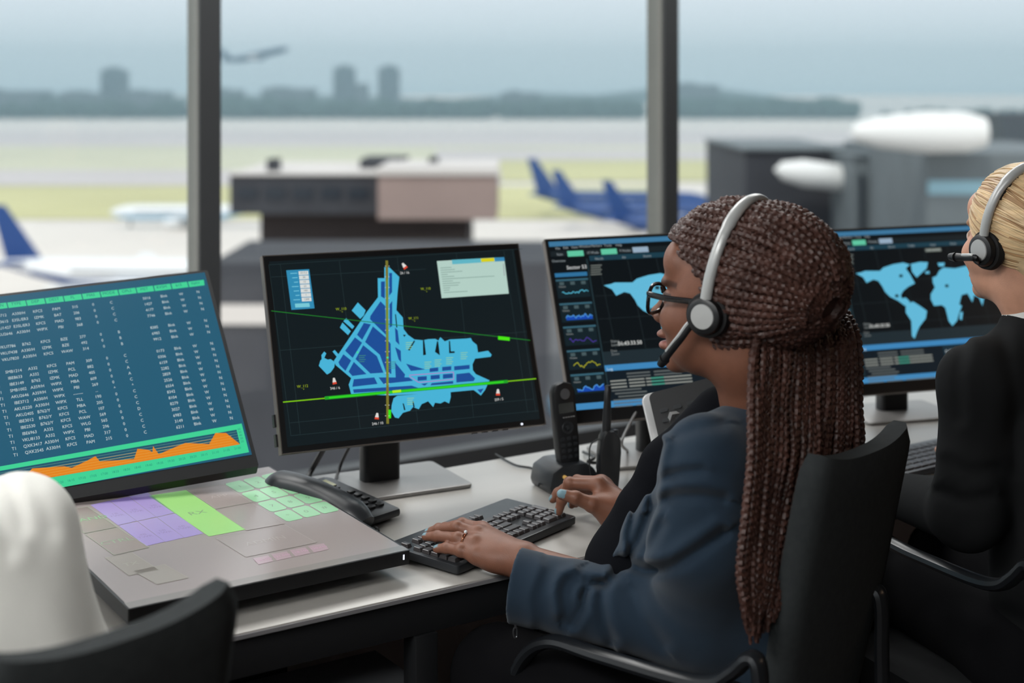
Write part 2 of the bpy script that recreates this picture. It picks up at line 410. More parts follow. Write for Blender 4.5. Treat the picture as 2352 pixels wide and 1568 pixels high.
class Draw:
    """builds one screen mesh out of flat coloured shapes lying on the glass"""
    def __init__(s, panel, conv=None, k=1.0, rough=.3, spec=.4, ior=1.45, pre='ui'):
        s.p = panel; s.bm = BM(); s.mats = []; s.key = {}; s.lv = 0; s.conv = conv or (lambda a, b: (a, b)); s.k = k; s.rough = rough; s.spec = spec; s.pre = pre; s.ior = ior; s.film = None
    def mi(s, col, e=1.0):
        q = (tuple(col), e)
        if q not in s.key:
            s.key[q] = len(s.mats); s.mats.append(glow('%s_%d_%d_%d_%d' % (s.pre, *col, e * 100), col, e * s.k, rough=s.rough, spec=s.spec, ior=s.ior, base=None if s.film is None else tuple(int(c * (1 - s.film[1]) + f * s.film[1]) for c, f in zip(col, s.film[0]))))
        return s.key[q]
    def face(s, pts, col, z, e=1.0, raw=False):
        P = [p if raw else s.conv(*p) for p in pts]
        ar = sum(P[i][0] * P[(i + 1) % len(P)][1] - P[(i + 1) % len(P)][0] * P[i][1] for i in range(len(P)))
        if ar < 0: P = P[::-1]
        f = s.bm.faces.new([s.bm.verts.new((x, y, z)) for x, y in P]); f.material_index = s.mi(col, e)
    def line(s, pts, w, col, z, e=1.0, raw=False):
        P = [Vector(p if raw else s.conv(*p)) for p in pts]
        for a, b in zip(P[:-1], P[1:]):
            d = (b - a)
            if d.length < 1e-6: continue
            d = d.normalized(); n = Vector((-d.y, d.x)) * w / 2; a2 = a - d * w * .3; b2 = b + d * w * .3
            s.face([a2 - n, b2 - n, b2 + n, a2 + n], col, z, e, raw=True)
    def text(s, body, x, y, size, col, z, e=1.0, ax='LEFT', sx=1.0, ls=1.0, skew=0, raw=True, flip=False):
        if not raw: x, y = s.conv(x, y)
        cu = bpy.data.curves.new('t', 'FONT'); cu.body = body; cu.size = size; cu.align_x = ax; cu.align_y = 'CENTER' if '\n' not in body else 'TOP'
        cu.resolution_u = 2; cu.space_line = ls; cu.fill_mode = 'FRONT'
        ob = bpy.data.objects.new('t', cu); me = bpy.data.meshes.new_from_object(ob)
        m = s.mi(col, e); n0 = len(s.bm.verts); f0 = len(s.bm.faces)
        s.bm.from_mesh(me); s.bm.verts.ensure_lookup_table(); s.bm.faces.ensure_lookup_table()
        for v in s.bm.verts[n0:]: v.co = Vector((x + v.co.x * sx, y + v.co.y, z))
        for f in s.bm.faces[f0:]: f.material_index = m
        bpy.data.objects.remove(ob); bpy.data.curves.remove(cu); bpy.data.meshes.remove(me)
    def done(s, parent):
        for f in s.bm.faces:
            if f.normal.z < 0: pass
        s.bm.normal_update()
        fl = [f for f in s.bm.faces if f.normal.z < 0]
        if fl: bmesh.ops.reverse_faces(s.bm, faces=fl)
        return link('screen', s.bm, s.mats, parent, smooth=False, M=s.p.M)
def casing(P, parent, t=.045, bez=(.012, .012, .012, .022), rim=True, inset=.0008, rimw=.004):
    w, h = P.w, P.h
    b = BM(); prism(b, rrect(w, h, .004), -.018, 0, P.M)                       # front slab
    prism(b, rrect(w - .06, h - .06, .03), -.018 - t * .6, -.018, P.M, bev=.006)   # swelling at the back
    link('casing', b, M_case, parent)
    if rim:
        b = BM()                                                              # lighter side strip round the edge
        for (cx, cy, sx, sy) in ((-w / 2 - .001, 0, .002, h), (w / 2 + .001, 0, .002, h), (0, h / 2 + .001, w + .004, .002), (0, -h / 2 - .001, w + .004, .002)):
            box(b, (cx, cy, -.009), (sx, sy, .018), P.M)
        link('side_strip', b, M_rim, parent, smooth=False)
def stand(P, parent, foot, colw=.07, cold=.035, base=(.26, .20), yaw=0.0, drop=0.0, thick=.008, off=0.0):
    """column from the desk up to the back of the panel, on a flat foot"""
    q = Matrix.Translation(foot) @ Matrix.Rotation(yaw, 4, 'Z')
    b = BM(); prism(b, rrect(base[0], base[1], .012, cy=-.02), 0.001, thick, q, bev=.002); link('stand_base', b, M_standp, parent)
    top = P.at(off, drop, -.055); hgt = top.z - DZ
    b = BM(); prism(b, rrect(colw, cold, .012), thick, hgt, q); link('stand_column', b, M_case, parent)
    b = BM(); bar(b, q @ Vector((0, 0, hgt - .02)), P.at(off, drop, -.03), .06, .05); link('hinge', b, M_case, parent, smooth=False)

# ---- centre monitor: ground radar map of the airfield
PM = Panel(-.199, 2.714, 1.042, 27.0, 19.7, -.3, .532, .360)
tm = thing('computer_monitor', WZ(872, 1112, DZ), 'black monitor with a blue airfield map crossed by green and yellow lines', 'computer monitor')
casing(PM, tm)
stand(PM, tm, WZ(872, 1108, DZ), colw=.078, cold=.04, base=(.30, .20), yaw=R(-6) , drop=-.03)
def c2(X, Y): return PM.uv(580 + X * .3317, 540 + Y * .3317)
D = Draw(PM, c2, k=1.0, rough=.28, pre='radar')
BGc = (22, 32, 36)
sw, sh = PM.w / 2 - .010, PM.h / 2 - .010
D.face([(-sw, -sh - .0), (sw, -sh), (sw, sh), (-sw, sh)], BGc, .0004, .8, raw=True)
for l in ([(115, 205), (1870, 95)], [(130, 290), (1200, 235)], [(190, 798), (1900, 668)], [(255, 1300), (1945, 1135)], [(265, 1388), (1980, 1215)], [(112, 205), (265, 1388)], [(192, 200), (330, 1378)], [(600, 180), (745, 1340)], [(1000, 150), (1145, 1310)], [(1410, 120), (1530, 1265)], [(1740, 110), (1905, 1230)], [(1800, 105), (1960, 1220)]):
    D.line(l, .0007, (44, 62, 66), .0006, .8)
LB = (72, 178, 214); DB_ = (30, 78, 150)
z1, z2, z3, z4 = .0008, .0010, .0012, .0014
D.face([(912, 222), (945, 222), (1015, 290), (1003, 400), (995, 520), (1040, 570), (1045, 650), (1075, 690), (1120, 722), (1180, 728), (1215, 720), (1265, 718), (1285, 730), (1300, 706), (1330, 735), (1365, 722), (1480, 716), (1510, 712), (1522, 735), (1552, 760), (1560, 812), (1630, 800), (1655, 828), (1648, 842), (1540, 855), (1522, 895), (1525, 935), (1545, 962), (1640, 1005), (1610, 1070), (1580, 1110), (1530, 1072), (1360, 1088), (950, 1110), (682, 1100), (665, 1035), (682, 990), (575, 900), (562, 870), (600, 815), (792, 530), (868, 430), (866, 298), (912, 298)], LB, z1)
D.face([(458, 905), (468, 870), (478, 858), (476, 830), (495, 806), (510, 818), (496, 850), (520, 862), (540, 858), (570, 880), (565, 915), (540, 950), (515, 965)], LB, z1)
D.face([(553, 806), (568, 795), (595, 825), (582, 842)], LB, z1)
D.face([(686, 522), (728, 466), (782, 520), (770, 555), (745, 580)], LB, z1)
for pl in ([(648, 575), (704, 632), (690, 650), (628, 596)], [(622, 605), (680, 665), (660, 692), (604, 640)]): D.face(pl, LB, z1)
D.face([(962, 1180), (975, 1130), (1000, 1112), (1370, 1080), (1372, 1120), (1360, 1165), (1330, 1150), (1300, 1165), (1262, 1160), (1250, 1190), (1215, 1150), (1170, 1170), (1150, 1205), (1110, 1190), (1090, 1215), (1040, 1230), (1010, 1268), (985, 1262), (960, 1220)], LB, z1)
for pl in ([(888, 322), (915, 320), (915, 440), (888, 425)], [(945, 262), (965, 262), (965, 395), (945, 420)],
           [(885, 458), (918, 492), (922, 690), (812, 582), (815, 560)], [(948, 480), (966, 455), (966, 630), (948, 640)],
           [(770, 608), (818, 618), (758, 725), (722, 690)], [(708, 708), (757, 745), (692, 850), (640, 800)],
           [(628, 825), (682, 868), (642, 940), (602, 900), (594, 880)], [(700, 878), (788, 962), (690, 975), (664, 945)],
           [(765, 762), (860, 838), (905, 952), (815, 958), (712, 858)], [(832, 632), (918, 705), (955, 752), (960, 960), (925, 955), (880, 828), (778, 740)],
           [(985, 640), (1004, 660), (1016, 760), (990, 735)], [(986, 775), (1025, 800), (1028, 880), (1010, 860)], [(985, 880), (1055, 965), (1050, 985), (990, 990)],
           [(700, 998), (842, 985), (864, 1030), (690, 1050)], [(872, 985), (1082, 985), (1110, 1008), (905, 1030)],
           [(695, 1068), (1100, 1042), (1160, 1062), (700, 1092)], [(1062, 890), (1195, 930), (1095, 940)],
           [(1225, 922), (1285, 916), (1285, 942), (1225, 948)], [(1312, 913), (1375, 907), (1375, 934), (1312, 940)], [(1395, 908), (1502, 898), (1502, 926), (1395, 936)],
           [(1142, 980), (1205, 976), (1205, 1003), (1142, 1008)], [(1232, 972), (1295, 966), (1295, 994), (1232, 1000)], [(1317, 964), (1385, 958), (1385, 988), (1317, 994)],
           [(1410, 962), (1500, 952), (1540, 992), (1530, 1010), (1410, 1020)], [(1240, 1025), (1388, 1010), (1388, 1028), (1230, 1040)], [(1165, 1030), (1215, 1024), (1190, 1042)],
           [(1555, 1070), (1600, 1062), (1578, 1095)]):
    D.face(pl, DB_, z2)
for pl in ([(1075, 795), (1118, 728), (1124, 735), (1086, 800)], [(1178, 728), (1188, 728), (1200, 828), (1180, 832)], [(1276, 735), (1284, 735), (1296, 832), (1262, 808)], [(1358, 732), (1366, 732), (1372, 805), (1398, 804), (1398, 816), (1360, 818)],
           [(985, 548), (992, 548), (1002, 640), (994, 640)], [(1040, 690), (1062, 690), (1050, 705)], [(1038, 1165), (1046, 1165), (1058, 1210), (1048, 1212)], [(1106, 1150), (1113, 1150), (1122, 1190), (1112, 1192)]):
    D.face(pl, BGc, z2, .8)
D.line([(1085, 970), (1390, 948), (1392, 998), (1150, 1020), (1085, 978)], .0011, (196, 96, 190), z3)
D.line([(130, 525), (1920, 728)], .0014, (34, 122, 44), z3); D.line([(1705, 712), (1772, 719)], .007, (74, 230, 20), z4)
D.line([(212, 1156), (1960, 994)], .0022, (120, 190, 20), z3); D.line([(505, 1128), (1760, 1013)], .0060, (34, 160, 40), z3 + .0001)
D.line([(530, 1126), (1735, 1016)], .0030, (50, 214, 34), z4); D.line([(972, 1084), (1022, 1079)], .0048, (170, 235, 30), z4 + .0001)
D.line([(928, 182), (934, 1300)], .0052, (128, 122, 48), z3 + .0003, .9); D.line([(928, 185), (929, 300)], .0042, (196, 190, 30), z4); D.line([(929, 300), (934, 1040)], .0014, (110, 190, 60), z4 + .0001)
D.line([(934, 1100), (936, 1300)], .0040, (190, 150, 24), z4); D.line([(948, 1215), (948, 1262)], .0052, (50, 230, 20), z4 + .0002)
for yy in range(215, 1290, 74):
    for xx in (917, 941): D.line([(xx, yy), (xx + 4, yy)], .0012, (200, 205, 205), z4 + .0002)
for (X, Y) in ((725, 812), (933, 848)): D.face([(X - 9, Y), (X, Y - 9), (X + 9, Y), (X, Y + 9)], (70, 220, 150), z4 + .0003)
for (X, Y, a) in ((1050, 215, 35), (565, 1012, 10), (860, 1255, -5), (1698, 1090, 0)):    # wind cones
    ca, sa = math.cos(R(a)), math.sin(R(a)); q = lambda u, v: (X + u * ca + v * sa, Y - u * sa + v * ca)
    D.face([q(-6, -24), q(6, -24), q(13, 6), q(-13, 6)], (220, 218, 214), z3); D.face([q(-13, 6), q(13, 6), q(15, 20), q(-15, 20)], (214, 72, 50), z3)
for (X, Y, s) in ((1052, 262, '26 / 16'), (570, 1060, '346 / 6'), (865, 1304, '246 / 10'), (1705, 1138, '259 / 5')): D.text(s, X, Y, .0068, (214, 216, 214), z3, ax='CENTER', raw=False)
for (X, Y, s) in ((612, 512, 'W_110'), (1197, 372, 'W_110'), (1113, 576, 'W_111'), (345, 1047, 'W_112')):
    D.text(s, X, Y, .0070, (150, 170, 30), z3, ax='CENTER', raw=False); D.text('+', X + 8, Y + 20, .006, (130, 150, 30), z3, ax='CENTER', raw=False)
for (X, Y) in ((735, 835), (945, 880), (1060, 745), (1190, 880), (1260, 865), (1340, 850), (1440, 815), (1070, 1130)):
    for k in range(4): D.line([(X, Y + 14 * k), (X + 46 - 8 * (k % 2), Y + 14 * k - 2)], .0011, (66, 140, 120) if X < 1000 else (150, 205, 150), z3)
D.face([(232, 244), (391, 236), (428, 507), (268, 518)], (50, 138, 178), z3)                # left data box
for k, s in enumerate(('1013.2', '50', '12', '23', '160', '1', '1200')):
    o = k * 30.5; f_ = k * 3.6
    D.face([(316 + f_, 251 + o), (383 + f_, 248 + o), (386 + f_, 274 + o), (319 + f_, 277 + o)], (214, 218, 216), z4)
    D.text(s, 351 + f_, 262 + o, .0052, (70, 90, 100), z4 + .0002, ax='CENTER', raw=False)
    D.line([(262 + f_ + 9 * (k % 3), 266 + o), (305 + f_, 264 + o)], .0016, (110, 190, 215), z4)
D.face([(291, 475), (391, 470), (396, 497), (295, 502)], (120, 200, 214), z4)
D.face([(1275, 180), (1740, 153), (1773, 405), (1308, 437)], (178, 206, 196), z3)         # message window
D.face([(1378, 172), (1740, 153), (1744, 180), (1382, 203)], (96, 180, 196), z4); D.face([(1578, 163), (1670, 158), (1674, 182), (1582, 188)], (214, 206, 26), z4 + .0002)
D.face([(1673, 158), (1740, 153), (1744, 180), (1677, 183)], (58, 134, 180), z4 + .0002)
for k, L_ in enumerate((75, 95, 145, 42, 85, 360, 70, 118, 105, 45, 38, 160)):
    y0 = 228 + k * 15.5; x0 = 1300 + k * 2.3; D.line([(x0, y0), (x0 + L_, y0 - L_ * .06)], .0013, (130, 158, 150), z4)
D.line([(1735, 200), (1742, 280)], .0016, (150, 150, 160), z4)
D.done(tm)
b = BM(); cyl(b, PM.at(.215, -PM.h / 2 + .004, .0), PM.at(.215, -PM.h / 2 + .004, .002), .0022, n=12); link('power_light', b, glow('led_white', (235, 240, 255), 1.2), tm)
b = BM()
for k in range(4): box(b, (.115 + k * .022, -PM.h / 2 - .0025, -.006), (.010, .002, .006), PM.M)
link('menu_buttons', b, M_case, tm, smooth=False)
b = BM()
for v in (-.12, -.155): box(b, (-PM.w / 2 - .0035, v, -.02), (.004, .022, .012), PM.M)
link('port_cover', b, M_case, tm, smooth=False)

# ---- big tilted flight list display
UL = Panel(-.856, 2.582, .978, 19.7, 47.2, 5.62, .70, .468)
tu = thing('computer_monitor', (UL.o.x, 2.42, DZ), 'large tilted display with a table of flights and an orange graph on blue', 'computer monitor')
b = BM(); prism(b, rrect(UL.w, UL.h, .004), -.022, 0, UL.M); prism(b, rrect(UL.w - .12, UL.h - .10, .03), -.05, -.022, UL.M, bev=.008); link('casing', b, M_case, tu)
b = BM()                                                            # rear prop that carries the tilted panel
for sx in (-.12, .12):
    a_ = UL.at(sx, -.02, -.05); bar(b, a_, Vector((a_.x, 2.50, DZ + .012)), .03, .02)
    bar(b, UL.at(sx, -.15, -.045), Vector((a_.x, UL.at(sx, -.15, -.045).y + .02, DZ + .012)), .03, .02)
box(b, (UL.at(0, 0, 0).x, 2.49, DZ + .0055), (.34, .06, .008)); link('support_stand', b, M_case, tu, smooth=False)
def cU(X, Y): return UL.uv(X * .36993, 600 + Y * .36993)            # crop coordinates of the display
D = Draw(UL, cU, rough=.25, pre='list')
sw, sh = UL.w / 2 - .007, UL.h / 2
D.face([(-sw, -sh + .026), (sw, -sh + .026), (sw, sh - .006), (-sw, sh - .006)], (34, 90, 116), .0004, raw=True)
# header cells; row direction of the table
hx = [(-345, 365), (-215, 343), (-85, 319), (41, 292), (161, 270), (278, 249), (395, 229), (509, 210), (622, 192), (733, 175), (843, 160), (952, 145), (1060, 131), (1162, 118)]
GR = (62, 208, 148)
def tbl(i): return 0
hw = 115
top0 = (1265, 116)
for k in range(13):                       # cells from right to left, measured edges
    xs = [1265, 1160, 1056, 948, 839, 728, 616, 502, 388, 273, 156, 38, -82, -204][k:k + 2]
    ys = [116 + .1153 * (1265 - v) for v in xs]
    a, b2 = (xs[0], ys[0]), (xs[1] + 6, ys[1]); dx = 9.5; dy = 34
    D.face([a, b2, (b2[0] + dx, b2[1] + dy), (a[0] + dx if k else 1270, a[1] + dy)], GR, .0008)
ang = {}
def ctext(s, X, Y, size, col, e=1.0):
    x, y = cU(X, Y); D.text(s, x, y, size, col, .0011, e, ax='CENTER', sx=.82)
for s, X, Y in (('NAV', 1214, 138), ('615', 1109, 150), ('RVSM', 1003, 162), ('MST', 895, 175), ('OPLS', 786, 187), ('MODE', 675, 199), ('MAS', 563, 212), ('FL', 450, 226), ('DEST', 335, 239), ('DEP', 218, 252), ('TYPE', 99, 265), ('CSGN', -16, 279), ('EOBT', -138, 294)): ctext(s, X, Y, .0100, (34, 108, 116))
rows = [0, 1, 2, 3, None, 4, 5, 6, None, 7, 8, 9, 10, 11, 12, 13, 14, 15, 16, 17, 18, 19, 20]
WT = (196, 212, 214)
CN = 'SMI3712 RJU3615 AKU1427 AKU2646 VKU7786 VKU7438 VKU7820 SMB1214 IBE8633 IBE3149 SMB1002 AKU2646 IBE3712 AKU5220 AKU2405 IBE3012 IBE2530 IBE6963 VKU8133 QXK3417 QXK2545'.split()
CT = 'A330/H E35L/ER3 E35L/ER3 A330/H B762 A330/H A330/H A332 A332 B762 A359/H A359/H A330/H A330/H B762/Y B762/Y B762/Y A332 A332 A330/H A330/H'.split()
CD = 'KFCS IZMK KFCS WIPX KFCS IZMK KFCS KFCS IZMK IZMK WIPX WIPX WIPX WIPX KFCS KFCS KFCS KFCS WIPX KFCS KFCS'.split()
CE = 'PAM BAT MAD PBI BZE BZE WAW PAM PCL MAD MBA PBI ------- TLL MBA PCL WAW WLG PBI MAD PAM'.split()
CF = '315 206 983 368 277 492 314 309 882 405 609 269 ... 190 205 107 569 565 296 317 215'.split()
CO = '0 0 0 0 0 0 0 0 0 0 0 0 ^ 0 0 0 0 0 0 0 0'.split()
CM = 'C C C C B B B C C A A C ^ C C C D C C C C'.split()
CS_ = '5016 1427 4177 7746 8385 6983 9912 0173 0306 6159 2282 2859 2526 6554 8342 8104 8279 3027 6983 3149 6211'.split()
cols = {                                   # (start x, start y, list) at row 0, in crop coordinates; every row steps by about (9.6, 36.6)
    'N': (1229, 192, ['N'] * 21, 9.4, 35.6), 'W': (1124, 206, ['W'] * 21, 9.4, 35.8), 'B': (1017, 218, ['Blnk'] * 21, 9.5, 36.0), 'S': (910, 231, CS_, 9.5, 36.3),
    'M': (690, 258, CM, 9.6, 36.6), 'O': (578, 271, CO, 9.6, 37.0), 'F': (465, 285, CF, 9.6, 37.1), 'E': (349, 298, CE, 9.7, 37.5), 'D': (233, 312, CD, 9.7, 37.6), 'T': (115, 326, CT, 9.8, 37.9), 'C': (-5, 341, CN, 9.9, 38.2), 'Q': (-122, 357, ['Y7'] * 8 + ['T1'] * 13, 10, 38.5)}
for c_, (x0, y0, lst, dx, dy) in cols.items():
    for r_, idx in enumerate(rows):
        if idx is None: continue
        ctext(lst[idx], x0 + dx * r_, y0 + dy * r_ , .0092, WT)
# graph frame and orange plot
D.face([(1500, 1008), (1546, 1186), (-200, 1515), (-245, 1318)], GR, .0008)
D.face([(1468, 1047), (1490, 1138), (10, 1398), (-14, 1305)], (34, 84, 106), .0011)
for k in range(5):
    t = .15 + k * .17; D.line([(-14 + 24 * t, 1305 + 93 * t), (1468 + 22 * t, 1047 + 91 * t)], .0007, (96, 150, 140), .0013)
ORp = [(1490, 1138), (1403, 1068), (1337, 1068), (1298, 1137), (1150, 1130), (1105, 1148), (985, 1200), (950, 1150), (946, 1188), (920, 1172), (853, 1166), (832, 1230), (620, 1245), (592, 1212), (540, 1240), (445, 1285), (400, 1275), (200, 1288), (130, 1368), (10, 1398)]
D.face(ORp, (226, 132, 28), .0014)
for k in range(4):
    t = .35 + k * .17; D.line([(-14 + 24 * t + 160, 1305 + 93 * t - 28), (1468 + 22 * t - 40, 1047 + 91 * t + 7)], .0005, (220, 170, 80), .0016)
for k in range(18):
    X, Y = 1475 - k * 69, 1162 + k * 13.3; ctext('%02d:%02d' % ((21 - k // 3) % 24, (k * 5) % 60), X, Y, .0068, (40, 140, 120))
for k in range(5): ctext('%d' % (60 - 10 * k), 1484 + 5 * k, 1044 + 19 * k, .0066, (40, 140, 120))
D.done(tu)

# ---- touch display lying in front of it
TD = Panel(-.500, 2.350, .800, 41.3, 87.4, -6.13, .463, .515)
tt = thing('touch_display', (TD.o.x, TD.o.y, DZ), 'nearly flat glossy touch panel lying on the desk with green number keys and purple tiles', 'touch display')
b = BM(); prism(b, rrect(TD.w, TD.h, .003), -.022, 0, TD.M); link('casing', b, M_case, tt)
b = BM(); prism(b, rrect(TD.w - .10, TD.h - .16, .03), -.036, -.022, TD.M, bev=.005); link('rear_housing', b, M_case, tt)
for sx in (-.13, .13):
    for sy in (-.17, .19):
        b = BM(); p = TD.at(sx, sy, -.034); bar(b, p, Vector((p.x, p.y, DZ + .001)), .05, .03); link('foot', b, M_case, tt, smooth=False)
def cT(X, Y): return TD.uv(160 + X * .34014, 1020 + Y * .34014)
D = Draw(TD, cT, k=.24, rough=.22, pre='touch', spec=.6, ior=1.5); D.film = ((166, 160, 158), .66)
sw, sh = TD.w / 2 - .004, TD.h / 2 - .003
D.face([(-sw, -sh + .0), (sw, -sh), (sw, sh), (-sw, sh)], (96, 86, 84), .0004, 1.0, raw=True)
fr = [TD.w / 2 - .002, TD.h / 2 - .002]
D.face([(-fr[0], -fr[1]), (fr[0], -fr[1]), (fr[0], -fr[1] + .022), (-fr[0], -fr[1] + .022)], (70, 66, 62), .0006, .6, raw=True)
KG = (90, 206, 120)
P0 = cT(1160, 300); 
def grid(o, ex, ey, w, h, r, col, z, e=1.0):
    pass
def tq(pts, col, z, e=1.0, txt=None, sz=.012, tcol=(60, 70, 60), cx=None):
    D.face(pts, col, z, e)
    if txt:
        c = cx or (sum(p[0] for p in pts) / len(pts), sum(p[1] for p in pts) / len(pts)); x, y = cT(*c); D.text(txt, x, y, sz, tcol, z + .0002, e, ax='CENTER')
keys = [['1', '2', '3'], ['4', '5', '6'], ['7', '8', '9'], ['*', '0', '#']]
o_ = np.array([1035., 268.]); ex = np.array([121., -27.]); ey = np.array([109., 65.5])
for r_ in range(4):
    for c_ in range(3):
        a = o_ + ex * c_ + ey * r_; g = .04; q = lambda u, v: tuple(a + ex * u + ey * v)
        m_ = .10
        tq([q(g + m_, g), q(1 - g - m_, g), q(1 - g, g + m_), q(1 - g, 1 - g - m_), q(1 - g - m_, 1 - g), q(g + m_, 1 - g), q(g, 1 - g - m_), q(g, g + m_)], KG, .0008, 1.0, keys[r_][c_], .017, (60, 130, 80))
def quad(a, b_, c, d_, col, e=1.0, txt=None, sz=.014, tcol=(150, 140, 130), outline=None, z=.0008):
    tq([a, b_, c, d_], col, z, e, txt, sz, tcol)
    if outline: D.line([a, b_, c, d_, a], .0009, outline, z + .0003, e)
quad((532, 350), (785, 312), (1190, 578), (940, 625), (96, 214, 40), 1.0, 'RX', .024, (60, 130, 40))
for r_ in range(2):
    for c_ in range(3):
        a = np.array([140. + 130 * c_ + 190 * r_, 412. - 28 * c_ + 140 * r_]); quad(tuple(a), tuple(a + (126, -27)), tuple(a + (126 + 186, -27 + 136)), tuple(a + (186, 138)), (112, 84, 196), 1.0, '%dB\nTWR' % (r_ * 3 + c_ + 1), .011, (90, 60, 150))
quad((792, 308), (1035, 272), (1228, 395), (985, 440), (100, 84, 80), 1.0, 'APP', .02, (130, 120, 112), (130, 150, 120))
quad((985, 446), (1232, 402), (1450, 540), (1195, 585), (100, 88, 84), 1.0, '.', .02, (130, 120, 112), (120, 110, 104))
quad((-90, 455), (120, 425), (318, 562), (100, 605), (62, 46, 40), 1.0, 'STAND', .022, (50, 150, 60), (110, 150, 100))
quad((105, 612), (325, 568), (535, 700), (300, 752), (84, 66, 56), 1.0, 'CTRL', .022, (80, 130, 70), (120, 150, 110))
quad((990, 640), (1450, 545), (1665, 668), (1190, 765), (104, 92, 88), 1.0, 'ADMIN', .022, (128, 120, 112), (126, 126, 116))
quad((240, 770), (420, 735), (600, 850), (400, 890), (100, 92, 76), 1.0, 'TX', .018, (120, 124, 100), (120, 124, 104))
quad((430, 860), (640, 815), (800, 905), (590, 950), (104, 96, 84), 1.0, None, .018, (120, 118, 100), (120, 120, 104))
for k in range(4):
    X, Y = 1290 + k * 125, 795 - k * 27; quad((X - 55, Y - 22), (X + 50, Y - 42), (X + 85, Y - 2), (X - 15, Y + 20), (150, 110, 130), .6, ('120,300', '121,500', '118,100', '120,440')[k], .009, (200, 120, 170), z=.0009)
D.line([(150, 408), (1380, 180)], .0006, (90, 96, 86), .0007)
D.done(tt)
b = BM(); box(b, (TD.w / 2 - .012, -TD.h / 2 - .0005, -.009), (.0022, .001, .008), TD.M); link('power_light', b, glow('led_white', (235, 240, 255), 1.2), tt, smooth=False)

# ---- two identical map monitors on the right
WMAP = [[(275, 805), (310, 798), (330, 790), (420, 790), (440, 770), (500, 750), (560, 740), (600, 752), (575, 775), (600, 810), (630, 865), (590, 885), (560, 910), (545, 935), (552, 955), (575, 950), (600, 975), (570, 1000), (530, 970), (480, 945), (450, 915), (435, 885), (410, 850), (380, 842), (340, 862), (318, 828)],
        [(575, 985), (620, 975), (660, 1000), (702, 1030), (695, 1075), (660, 1120), (645, 1150), (628, 1197), (612, 1180), (608, 1090), (575, 1040)],
        [(605, 748), (660, 736), (708, 738), (700, 775), (660, 812), (640, 830), (612, 795)],
        [(690, 795), (715, 790), (718, 806), (695, 808)],
        [(725, 930), (750, 888), (738, 862), (735, 830), (760, 820), (775, 790), (800, 770), (870, 775), (960, 755), (1060, 745), (1200, 752), (1330, 775), (1400, 800), (1340, 830), (1290, 850), (1250, 905), (1200, 930), (1170, 975), (1140, 1010), (1110, 960), (1080, 930), (1045, 950), (1035, 1000), (1015, 950), (985, 935), (975, 978), (945, 925), (910, 935), (896, 990), (912, 1000), (895, 1045), (882, 1090), (855, 1120), (832, 1090), (812, 1010), (790, 995), (745, 1000), (725, 960)],
        [(900, 1040), (918, 1035), (912, 1085), (898, 1080)], [(765, 742), (808, 740), (805, 762), (775, 764)],
        [(1230, 1040), (1300, 1010), (1370, 1040), (1380, 1090), (1320, 1120), (1240, 1100)]]
P3 = Panel(.381, 3.020, 1.034, 15.8, 26.0, 1.0, .591, .391)
P4 = Panel(1.002, 3.404, 1.0075, 16.0, 20.4, .86, .591, .391)
def c4(X, Y): return P4.uv(1860 + X * .38259, 320 + Y * .38259)
def c3(X, Y): return P3.uv(1240 + X * .34453, 520 + Y * .34453)   # first-monitor crop
